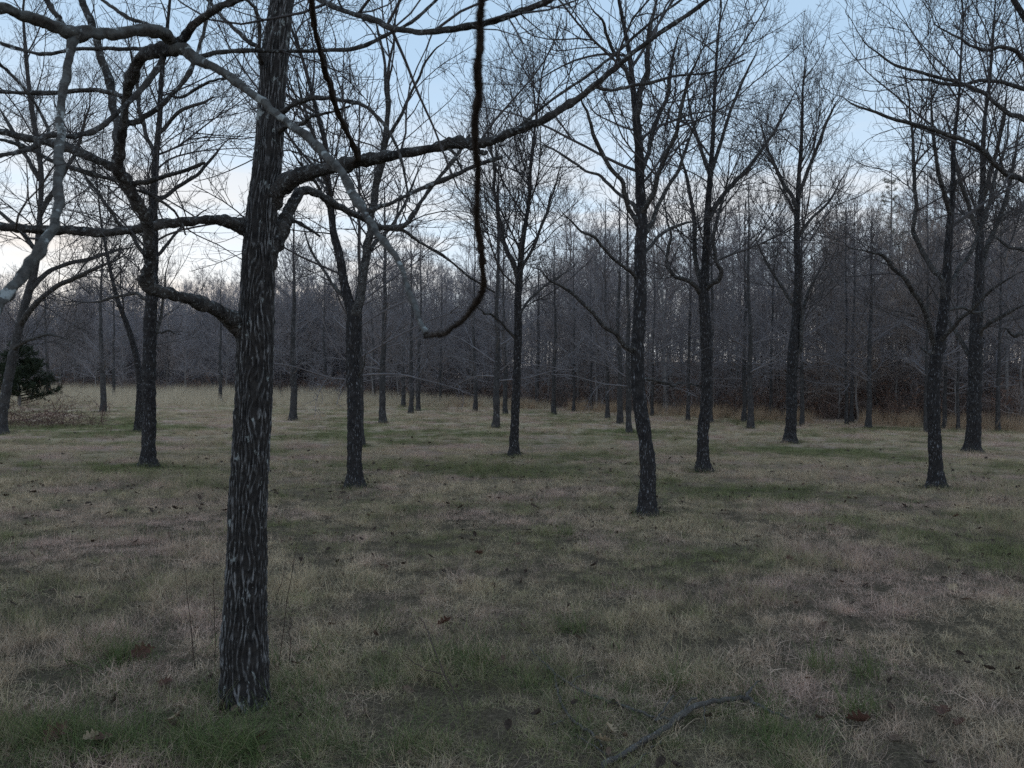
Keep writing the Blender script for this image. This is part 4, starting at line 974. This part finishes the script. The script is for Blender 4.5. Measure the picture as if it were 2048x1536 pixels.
ORD = ['first', 'second', 'third', 'fourth', 'fifth', 'sixth', 'seventh', 'eighth', 'ninth', 'tenth', 'eleventh', 'twelfth', 'thirteenth', 'fourteenth', 'fifteenth', 'sixteenth',
       'seventeenth', 'eighteenth', 'nineteenth', 'twentieth', 'twenty-first', 'twenty-second', 'twenty-third', 'twenty-fourth', 'twenty-fifth', 'twenty-sixth']
rr_ = random.Random(3); no = 0
for q, (px, py, w) in enumerate(SMALL):
    b0 = on_ground(px, py); rad = w / 2 / FPX * b0[1]
    if px in NOTE: lab = NOTE[px]
    else:
        lab = 'slender distant orchard tree, %s from the left of the small far trunks' % ORD[no]; no += 1
    t_ = thing('orchard_tree', lab, 'tree', b0, 'small far orchard trees'); FEET.append((b0, rad))
    tm, cm = OV[q % len(OV)]
    a = link('trunk', tm, t_); c_ = link('crown', cm, t_)
    hs = rr_.uniform(0.82, 1.08) * (0.8 if w / 2 / FPX * b0[1] < 0.06 else 1.0)
    t_.scale = (hs, hs, hs)
    kx = max(0.55, min(1.4, rad / 0.105 / hs)); a.scale = (kx, kx, 1)
    t_.rotation_euler = (0, 0, rr_.uniform(0, 6.28))

# ------------------------------------------------------------------ the wood behind
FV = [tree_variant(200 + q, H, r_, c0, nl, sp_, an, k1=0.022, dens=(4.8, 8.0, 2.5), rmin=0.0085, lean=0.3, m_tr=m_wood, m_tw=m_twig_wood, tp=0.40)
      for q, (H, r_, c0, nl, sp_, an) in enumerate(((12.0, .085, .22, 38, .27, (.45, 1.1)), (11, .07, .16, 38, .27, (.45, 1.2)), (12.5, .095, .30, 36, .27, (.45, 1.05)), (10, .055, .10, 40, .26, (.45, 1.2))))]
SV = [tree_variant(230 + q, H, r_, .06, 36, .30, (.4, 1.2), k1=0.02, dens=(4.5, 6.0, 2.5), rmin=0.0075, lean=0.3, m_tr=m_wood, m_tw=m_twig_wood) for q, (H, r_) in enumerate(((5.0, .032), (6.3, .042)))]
rw = np.random.default_rng(77)
def in_view(x, y, m=0.74): return abs(x) < m * y
placed = []
WG = 'bare trees along the front of the wood'
cnt = 0
tries = 0
while cnt < 120 and tries < 20000:
    tries += 1
    x = rw.uniform(-44, 26); y = float(edge_y(x)) + abs(rw.normal(0, 5.0)) + 0.6
    if not in_view(x, y): continue
    if any((x - a) ** 2 + (y - b_) ** 2 < 1.1 for a, b_ in placed): continue
    placed.append((x, y)); cnt += 1
    t_ = thing('forest_tree', 'slender bare grey tree among many along the front of the wood', 'tree', (x, y, float(ground_z(x, y))), WG)
    right = x > 4
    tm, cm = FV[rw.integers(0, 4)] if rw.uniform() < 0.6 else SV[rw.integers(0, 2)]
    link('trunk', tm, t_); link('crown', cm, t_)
    sc_ = rw.uniform(0.66, 0.95) * (0.92 if right else 0.78)
    t_.scale = (sc_, sc_, sc_); t_.rotation_euler = (rw.normal(0, .04), rw.normal(0, .05), rw.uniform(0, 6.28))

c_for = src_collection('forest_source', [m_ for pr_ in FV + SV for m_ in pr_])
P, S, I, RZ, TI = [], [], [], [], []
for _ in range(3000):
    x = rw.uniform(-85, 62) if rw.uniform() < .6 else rw.uniform(-85, 0); y = float(edge_y(x)) + 3 + 50 * rw.uniform() ** 1.3
    v = rw.integers(0, 4) if rw.uniform() < .62 else rw.integers(4, 6)
    sc_ = rw.uniform(0.62, 1.0) * (0.98 if x > 3 else 0.86); rz = rw.uniform(0, 6.28); tl = rw.normal(0, 0.04, 2)
    for k_ in (0, 1):
        P.append((x, y, float(ground_z(x, y)) - 0.1)); S.append(sc_); I.append(2 * v + k_); RZ.append(rz); TI.append(tl)
tag(scatter('forest', c_for, np.array(P), RZ, S, I, np.array(TI)), 'deep mass of bare grey trees filling the wood', 'forest', kind='stuff')

# brushy undergrowth with clinging russet leaves
def brush(seed, leaves):
    r = np.random.default_rng(seed)
    m_ = 16; az = r.uniform(0, 6.28, m_); le = r.uniform(0.1, 0.7, m_); n_ = 8
    P_ = np.zeros((m_, n_, 3)); P_[:, 0, :2] = r.normal(0, 0.25, (m_, 2)); P_[:, 0, 2] = -0.05
    d = np.stack([np.cos(az) * np.sin(le), np.sin(az) * np.sin(le), np.cos(le)], 1); ln = r.uniform(1.0, 2.2, m_)[:, None] / (n_ - 1)
    for q in range(1, n_):
        d = nrm(d + r.normal(0, 0.12, (m_, 3)) - UP * 0.03); P_[:, q] = P_[:, q - 1] + d * ln
    R_ = np.repeat(np.linspace(0.012, 0.005, n_)[None], m_, 0)
    C2, R2 = spawn(P_, R_, r, 5.0, 0.1, 1, 0.4, 1.1, 0.45, 0.2, 0.9, 5, 0.02, 0.14, 0.005)
    C3, R3_ = spawn(C2, R2, r, 4.0, 0.1, 1, 0.4, 1.1, 0.5, 0.1, 0.4, 4, 0.02, 0.15, 0.004)
    g = Geo(); g.tubes(P_, R_, 4); g.tubes(C2, R2, 3); g.tubes(C3, R3_, 3)
    br = g.mesh('brush', m_brush)
    g = Geo()
    src = C3.reshape(-1, 3); src = src[r.integers(0, len(src), leaves)]; src = src[src[:, 2] > 0.05]
    k_ = len(src); a_ = nrm(r.normal(size=(k_, 3))) * 0.055; b_ = nrm(np.cross(a_, r.normal(size=(k_, 3)))) * 0.03
    V_ = np.stack([src - a_, src + b_, src + a_, src - b_], 1).reshape(-1, 3)
    F_ = np.arange(k_ * 4).reshape(-1, 4); g.add(V_, F_, tone=np.repeat(r.uniform(0, 1, k_), 4))
    return br, g.mesh('brush_leaf', m_russet, False)
BR = [brush(300 + q, 420) for q in range(3)]
c_br = src_collection('undergrowth_source', [m_ for pr_ in BR for m_ in pr_])
P, S, I, RZ = [], [], [], []
while len(P) < 2600:
    x = rw.uniform(-60, 40); s_ = 1.2 + abs(rw.normal(0, 12)); y = float(edge_y(x)) + s_
    v = rw.integers(0, 3); rz = rw.uniform(0, 6.28); sc_ = rw.uniform(0.35, 0.85)
    p_ = (x, y, float(ground_z(x, y)))
    P.append(p_); S.append(sc_); I.append(2 * v); RZ.append(rz)
    if rw.uniform() < (0.5 if x > 0 else 0.2): P.append(p_); S.append(sc_); I.append(2 * v + 1); RZ.append(rz)
n = len(P)
tag(scatter('undergrowth', c_br, np.array(P), RZ, S, I), 'tangled brown brush with clinging russet leaves under the wood', 'undergrowth', kind='stuff')

# pines rising in the wood
def pine_variant(seed, H, mt, width, nl, r0=0.13, low=0.25, nd=26):
    r = np.random.default_rng(seed)
    n_ = 14; hh = np.linspace(-0.1, H, n_)
    P_ = np.stack([np.cumsum(r.normal(0, .02, n_)), np.cumsum(r.normal(0, .02, n_)), hh], 1); R_ = r0 * (1 - 0.9 * np.clip(hh / H, 0, 1)) + 0.01
    g = Geo(); wire_tube(g, P_, R_, 8, 0.05, seed); tm = g.mesh('trunk', m_wood)
    g = Geo()
    tt = np.sort(r.uniform(low, 0.99, nl)); az = r.uniform(0, 6.28, nl)
    ln = width * (1.02 - tt) ** 0.8 * r.uniform(0.6, 1.15, nl) / (1 - low) ** 0.8 + 0.15
    st = np.stack([np.interp(tt * H, hh, P_[:, q]) for q in range(3)], 1)
    n2 = 6; B_ = np.empty((nl, n2, 3)); B_[:, 0] = st; d = nrm(np.stack([np.cos(az), np.sin(az), r.uniform(0.0, 0.5, nl)], 1))
    for q in range(1, n2): d = nrm(d + UP * 0.05 + r.normal(0, .07, (nl, 3))); B_[:, q] = B_[:, q - 1] + d * ln[:, None] / (n2 - 1)
    RB = np.repeat(np.linspace(0.02, 0.006, n2)[None], nl, 0)
    g.tubes(B_, RB, 4, 0.2)
    C2, R2 = spawn(B_, RB, r, 5, 0.2, 1.0, 0.5, 1.1, 0.4, 0.15, 0.6, 4, 0.05, 0.1, 0.004)
    g.tubes(C2, R2, 3, 0.2)
    src = np.concatenate([C2.reshape(-1, 3), B_[:, 2:].reshape(-1, 3)])
    src = np.repeat(src, nd // 4, 0); k_ = len(src)
    a_ = nrm(r.normal(size=(k_, 3)) + UP * 0.4) * r.uniform(0.08, 0.16, (k_, 1)); b_ = nrm(np.cross(a_, r.normal(size=(k_, 3)))) * 0.010
    src = src + r.normal(0, 0.03, (k_, 3))
    g.add(np.stack([src - b_, src + b_, src + a_], 1).reshape(-1, 3), None, np.arange(k_ * 3).reshape(-1, 3), np.repeat(r.uniform(0.2, 1, k_), 3))
    return tm, g.mesh('crown', mt)
PV = [pine_variant(400, 13, m_pine, 2.0, 80), pine_variant(401, 12, m_pine, 1.8, 70, low=0.35)]
PINES = [(1785, 46, 'olive pine rising behind the fan-crowned tree on the hillside', 0.95), (2015, 40, 'olive pine near the right border of the wood', 0.92), (1180, 62, 'olive pine showing above the wood left of the bowed tree', 0.86),
         (1690, 52, 'hazy pine deep in the wood left of the hillside pine', 0.9), (395, 82, 'small far pine above the wood at the left skyline', 0.8), (1560, 58, 'slim pine behind the fan-crowned orchard tree', 0.8)]
for q, (px, d, lab, sc_) in enumerate(PINES):
    p_ = at(px, 700, d); z = float(ground_z(p_[0], p_[1]))
    t_ = thing('pine_tree', lab, 'tree', (p_[0], p_[1], z), 'pines in the wood')
    a, c_ = PV[q % 2]; link('trunk', a, t_); link('crown', c_, t_)
    t_.scale = (sc_, sc_, sc_); t_.rotation_euler = (0, 0, q * 1.3)
# dark cedar and bramble at the left border
b0 = on_ground(40, 812)
t_ = thing('cedar_bush', 'dark green cedar bush at the left border behind the bramble', 'bush', b0)
a, c_ = pine_variant(410, 2.9, m_cedar, 1.8, 130, 0.07, 0.02, 44); link('trunk', a, t_); link('crown', c_, t_)
b0 = on_ground(150, 792)
t_ = thing('cedar_bush', 'small dark cedar against the tall grass at the far left', 'bush', (b0[0], b0[1] + 4, float(ground_z(b0[0], b0[1] + 4))))
a, c_ = pine_variant(411, 2.6, m_cedar, 0.9, 60, 0.05, 0.02, 24); link('trunk', a, t_); link('crown', c_, t_)
b0 = on_ground(75, 852)
t_ = thing('bramble_bush', 'low tangled red-brown bramble at the left edge of the field', 'bush', b0)
r = np.random.default_rng(420); m_ = 190; n_ = 9
P_ = np.zeros((m_, n_, 3)); P_[:, 0, 0] = r.uniform(-2.6, 1.6, m_); P_[:, 0, 1] = r.normal(0, 0.7, m_); P_[:, 0, 2] = -0.03
az = r.uniform(0, 6.28, m_); le = r.uniform(0.1, 0.9, m_); d = np.stack([np.cos(az) * np.sin(le), np.sin(az) * np.sin(le), np.cos(le)], 1); ln = r.uniform(0.7, 1.5, m_)[:, None] / (n_ - 1)
for q in range(1, n_):
    d = nrm(d + r.normal(0, .1, (m_, 3)) - UP * 0.17); P_[:, q] = P_[:, q - 1] + d * ln; P_[:, q, 2] = np.maximum(P_[:, q, 2], 0.02)
R_ = np.repeat(np.linspace(.006, .003, n_)[None], m_, 0)
C2, R2 = spawn(P_, R_, r, 5, .1, 1, .4, 1.1, .4, .15, .6, 5, 0.0, .14, .003); C3, R3_ = spawn(C2, R2, r, 4, .1, 1, .4, 1.1, .5, .1, .3, 4, 0, .15, .0026)
g = Geo(); g.tubes(P_, R_, 4); g.tubes(C2, R2, 3); g.tubes(C3, R3_, 3); link('stems', g.mesh('stems', m_bramble), t_)
src = C2.reshape(-1, 3); src = src[r.integers(0, len(src), 260)]; src = src[src[:, 2] > 0.03]; k_ = len(src)
a_ = nrm(r.normal(size=(k_, 3))) * 0.035; b_ = nrm(np.cross(a_, r.normal(size=(k_, 3)))) * 0.02
g = Geo(); g.add(np.stack([src - a_, src + b_, src + a_, src - b_], 1).reshape(-1, 3), np.arange(k_ * 4).reshape(-1, 4), tone=np.repeat(r.uniform(0, .7, k_), 4)); link('leaves', g.mesh('leaves', m_russet, False), t_)

# ------------------------------------------------------------------ small things on the ground
def px_path(pts_, lift):          # stick lying on the turf: (x,y,width px,height above ground)
    P_, R_ = [], []
    for x_, y_, w, h in pts_:
        p_ = on_ground(x_, y_); dd = p_[1]
        P_.append(p_ + UP * (h * 0.7 + lift)); R_.append(0.66 * w / 2 / FPX * dd)
    return np.array(P_), np.array(R_)
def stick(name, label, main, sides, mt, lift=-0.005, k=10, cat='branch'):
    P_, R_ = px_path(main, lift); b0 = P_.mean(0).copy(); b0[2] = float(ground_z(b0[0], b0[1]))
    t_ = thing(name, label, cat, b0)
    for q, pth in enumerate([main] + list(sides)):
        P_, R_ = px_path(pth, lift); D_ = catmull(np.concatenate([P_, R_[:, None]], 1), 10)
        D_[:, :3] += (np.stack([vnoise(np.arange(len(D_)) * 0.4, np.full(len(D_), 2.0 * z_ + q), 500 + z_) for z_ in range(3)], 1) - 0.5) * 0.012
        g = Geo(); wire_tube(g, D_[:, :3] - b0, D_[:, 3], k, 0.2, q)
        link('stem' if q == 0 else 'side_branch', g.mesh('stem', mt), t_)
    return t_
m_stick = bark('bark_fallen', (0.070, 0.061, 0.055), (0.15, 0.132, 0.118), (0.33, 0.32, 0.31), 0.58, 0.66, 110, 0.9)
stick('fallen_branch', 'thick forked fallen branch lying in the grass at lower right', [(1185, 1555, 17, .02), (1222, 1530, 17, .03), (1270, 1502, 18, .04), (1335, 1467, 19, .06), (1365, 1445, 18, .07), (1405, 1430, 17, .08), (1450, 1421, 15, .08), (1490, 1417, 14, .08), (1510, 1425, 10, .07), (1545, 1438, 8, .05), (1582, 1446, 6, .03)],
      [[(1352, 1458, 9, .06), (1368, 1440, 7, .08), (1385, 1426, 6, .1), (1395, 1423, 5, .1)], [(1350, 1462, 8, .05), (1330, 1448, 7, .05), (1310, 1455, 6, .05), (1325, 1440, 6, .06), (1345, 1412, 5, .08)],
       [(1322, 1490, 6, .03), (1300, 1503, 5, .02), (1280, 1525, 5, .02), (1262, 1542, 4, .02)], [(1492, 1417, 9, .08), (1500, 1402, 7, .09), (1520, 1385, 4, .1)], [(1408, 1432, 4, .07), (1409, 1455, 3, .03), (1408, 1475, 3, .0)]], m_stick)
stick('fallen_branch', 'straight knobby fallen twig pointing into the thick fallen branch', [(1092, 1342, 7, .05), (1105, 1352, 8, .05), (1140, 1378, 9, .05), (1180, 1400, 10, .05), (1215, 1412, 10, .05), (1260, 1428, 9, .05), (1310, 1446, 9, .05)],
      [[(1100, 1348, 6, .05), (1080, 1330, 4, .06), (1060, 1312, 3, .08)], [(1140, 1378, 5, .05), (1155, 1370, 4, .07), (1170, 1368, 3, .08)]], m_stick, -0.01)
stick('fallen_branch', 'pale curved fallen twig left of the thick fallen branch', [(1108, 1360, 6, .04), (1116, 1390, 7, .04), (1122, 1415, 8, .04), (1140, 1445, 8, .04), (1165, 1466, 8, .04), (1188, 1478, 8, .03), (1205, 1500, 7, .03)],
      [[(1125, 1452, 6, .04), (1112, 1456, 5, .04), (1102, 1462, 4, .04)], [(1150, 1475, 5, .03), (1180, 1495, 5, .03), (1215, 1520, 4, .03)]], m_stick)
stick('fallen_branch', 'thin bare dark twig rising from the grass left of the fallen branches', [(935, 1440, 3, .02), (915, 1410, 4, .06), (890, 1385, 4, .12), (872, 1350, 4, .16), (850, 1300, 3, .2), (838, 1286, 2, .22)], [[(890, 1385, 3, .12), (850, 1370, 3, .12), (812, 1350, 2, .14)]], m_weed, 0.0, 6)

# weed stems standing near the trunk (foot pixel, top pixel)
for q, (fx, fy, tx, ty, lab) in enumerate([(390, 1335, 367, 1118, 'tall thin dark weed stem left of the furrowed trunk'), (430, 1335, 428, 1150, 'thin weed stem touching the left side of the furrowed trunk'),
                                       (556, 1335, 592, 1082, 'tall leaning weed stem right of the furrowed trunk'), (548, 1215, 575, 1120, 'short slanting weed stem behind the furrowed trunk'),
                                       (578, 1330, 582, 1230, 'short upright weed stem right of the furrowed trunk'), (612, 1325, 645, 1275, 'low curved weed stem well right of the furrowed trunk')]):
    b0 = on_ground(fx, fy); top_ = at(tx, ty, b0[1]); t_ = thing('weed_stem', lab, 'weed', b0, 'weed stems round the furrowed trunk')
    r = np.random.default_rng(600 + q)
    f = np.linspace(0, 1, 7)[:, None]; P_ = (top_ - b0)[None] * f + r.normal(0, .006, (7, 3)) * f; P_[0] = (0, 0, -0.02)
    g = Geo(); D_ = catmull(np.concatenate([P_, np.linspace(.0026, .0013, 7)[:, None]], 1), 5); wire_tube(g, D_[:, :3], D_[:, 3], 5)
    link('stem', g.mesh('stem', m_weed), t_)
    C2, R2 = spawn(P_[None], np.full((1, 7), .0018), r, 14, .35, 1, .4, .9, .2, .03, .10, 4, .05, .1, .0009)
    g = Geo(); g.tubes(C2, R2, 3)
    if len(C2): link('side_shoots', g.mesh('side_shoots', m_weed), t_)

# green grass tufts one can pick out
TUFT = [(1146, 1262, 'bright green tuft standing alone in the middle foreground', 1.0), (1640, 1340, 'yellow-green tuft in the pinkish grass at right', 1.0), (1730, 1352, 'green tuft just right of the yellow-green one', .8), (1715, 1425, 'spiky green tuft by the red leaf at lower right', 1.05),
        (1555, 1480, 'green tuft with straw blades right of the fallen branch', 1.1), (115, 1475, 'dense green tuft by the red leaf at lower left', 1.2), (450, 1505, 'bright green tuft below the furrowed trunk', 1.2), (240, 1325, 'long green tuft left of the trunk foot', 1.0),
        (945, 1325, 'wide arching green tuft left of the twig in the centre foreground', 1.2), (1345, 1375, 'small green tuft above the fallen branches', .8), (1130, 1070, 'pale green tuft left of and nearer than the bowed trunk foot', .8), (770, 1375, 'tiny blue-green tuft in the centre-left foreground', .6)]
for q, (px, py, lab, sc_) in enumerate(TUFT):
    b0 = on_ground(px, py); r = np.random.default_rng(700 + q)
    g = Geo(); blades(g, r, int(120 * sc_), 0.10 * sc_, 0.10, 0.27, 0.0024, 0.0042, 0.1, 1.15, 0.13, 6, (0.2, 0.82), 0.10)
    blades(g, r, 14, 0.09 * sc_, 0.14, 0.30, 0.002, 0.003, 0.3, 1.2, 0.10, 6, (0.9, 1.0), 0.12)
    tag(link('grass_tuft', g.mesh('grass_tuft', m_green), None, b0), lab, 'grass tuft', 'green tufts in the turf')

# fallen leaves
def leaf_mesh(seed, mt, Ln=0.11, lobed=True):
    r = np.random.default_rng(seed); m_ = 15
    s_ = np.linspace(0, 1, m_)
    wd = np.sin(np.pi * s_ ** 0.8) * 0.30 * (1 + (0.55 * np.sin(s_ * 4.2 * 2 * np.pi) if lobed else 0)) + 0.012
    curl = r.uniform(0.25, 0.6); bend = r.uniform(0.5, 1.3)
    V_ = []
    for q in range(m_):
        x_ = (s_[q] - 0.5) * Ln; z0 = 0.25 * Ln * bend * (s_[q] - 0.5) ** 2 * 2
        for sd_ in (-1, -0.5, 0, 0.5, 1):
            V_.append((x_ + r.normal(0, .0015), sd_ * wd[q] * Ln * r.uniform(.85, 1.1), z0 + curl * abs(sd_) ** 1.6 * wd[q] * Ln + r.normal(0, .0015)))
    F_ = [(q * 5 + k_, q * 5 + k_ + 1, q * 5 + k_ + 6, q * 5 + k_ + 5) for q in range(m_ - 1) for k_ in range(4)]
    V_ = np.array(V_); V_[:, 2] -= V_[:, 2].min()
    return make_mesh('fallen_leaf', V_, np.array(F_), None, mt, True)
LV = [(958, 1114, 'r', .13, 'red-brown lobed leaf alone in the middle of the turf'), (1036, 1096, 'r', .11, 'brown leaf just right and behind the lone red-brown leaf'), (888, 1256, 'r', .13, 'dark red crumpled leaf in the centre foreground'),
      (286, 1316, 'r', .16, 'large red-brown leaf left of the trunk foot'), (112, 1484, 'r', .15, 'dark red leaf caught in the green tuft at lower left'), (206, 1492, 'r', .12, 'folded brown-red leaf at the lower left'), (348, 1452, 't', .16, 'pale curled tan leaf below left of the trunk'),
      (1715, 1456, 'r', .15, 'rust-red leaf under the spiky tuft at lower right'), (1885, 1440, 'r', .15, 'dull red leaf right of the rust-red one'), (1918, 1464, 'r', .11, 'small brown-red leaf at the far lower right'), (1204, 1497, 't', .10, 'tan leaf beside the pale curved twig'),
      (1220, 1474, 't', .10, 'curled tan leaf left of the thick fallen branch'), (1912, 1038, 'r', .12, 'red-brown leaf in the open turf at right'), (1578, 1126, 'r', .13, 'brown leaf in the green patch at right of centre'), (180, 1490, 't', .09, 'small tan leaf beside the folded leaf at lower left'),
      (330, 1380, 'r', .11, 'brown leaf close to the left foot of the trunk'), (520, 1490, 'r', .12, 'brown leaf in the long grass below the trunk'), (1905, 1184, 't', .12, 'pale leaf lying beside the pinkish grass mound at right'), (60, 1155, 'r', .15, 'russet leaf at the left border of the turf'), (765, 1140, 'r', .11, 'dull brown leaf left of the lone red-brown leaf')]
for q, (px, py, cc, Ln, lab) in enumerate(LV):
    p_ = on_ground(px, py); o = link('fallen_leaf', leaf_mesh(800 + q, m_leaf_red if cc == 'r' else m_leaf_tan, Ln * 0.8), None, p_ + UP * 0.035)
    o.rotation_euler = (rr_.uniform(-.5, .9), rr_.uniform(-.4, .4), rr_.uniform(0, 6.28)); tag(o, lab, 'leaf', 'fallen leaves near the camera')
DLM = [leaf_mesh(850 + q, m_leaf_dark, 0.10, q % 2 == 0) for q in range(4)]
rl = np.random.default_rng(9)
for q in range(150):
    px = rl.uniform(0, 2048) if q % 3 else rl.uniform(0, 900); py = 850 + 190 * rl.uniform() ** 1.3
    p_ = on_ground(px, py); o = link('fallen_leaf', DLM[q % 4], None, p_ + UP * (0.05 + 0.02 * (p_[1] > 12)))
    sc_ = rl.uniform(0.55, 1.1); o.scale = (sc_, sc_, sc_); o.rotation_euler = (rl.uniform(-.6, .6), rl.uniform(-.6, .6), rl.uniform(0, 6.28))
    tag(o, 'small dark dead leaf among those dotted over the middle of the field', 'leaf', 'dark leaves dotted over the field')


FEET.append((base0, 0.13))
rf = np.random.default_rng(55); P, S = [], []
for b0, rad in FEET:
    for _ in range(26 if b0[1] < 20 else 12):
        a = rf.uniform(0, 6.28); rr2 = rad * 1.05 + abs(rf.normal(0, 0.10)) + 0.02
        x, y = b0[0] + math.cos(a) * rr2, b0[1] + math.sin(a) * rr2
        P.append((x, y, float(ground_z(x, y)))); S.append(rf.uniform(0.35, 0.8))
for _ in range(70):               # grass growing up through the fallen branches
    p_ = on_ground(rf.uniform(1090, 1570), rf.uniform(1350, 1500)); P.append(tuple(p_)); S.append(rf.uniform(0.35, 0.7))
n = len(P)
tag(scatter('foot_grass', c_long, np.array(P), rf.uniform(0, 6.28, n), S, rf.integers(0, 5, n)), 'longer grass gathered round the trunk feet and fallen branches', 'grass', kind='stuff')
bits = [leaf_mesh(900 + q, m_leaf_dark if q % 2 else m_leaf_bit, 0.055, q % 3 == 0) for q in range(6)]
c_bits = src_collection('litter_source', bits); P = []
for _ in range(1500):
    x, y = wedge(rf, 1, 2.6, 15); P.append((x[0], y[0], float(ground_z(x[0], y[0])) + rf.uniform(0.005, 0.05)))
for b0, rad in FEET:
    for _ in range(14):
        a = rf.uniform(0, 6.28); rr2 = rad + abs(rf.normal(0, 0.22)); P.append((b0[0] + math.cos(a) * rr2, b0[1] + math.sin(a) * rr2, b0[2] + rf.uniform(0.01, 0.04)))
n = len(P)
tag(scatter('leaf_litter', c_bits, np.array(P), rf.uniform(0, 6.28, n), rf.uniform(0.5, 1.25, n), rf.integers(0, 6, n), rf.normal(0, 0.5, (n, 2))), 'scraps of dead leaf worked down into the turf', 'leaf litter', kind='stuff')
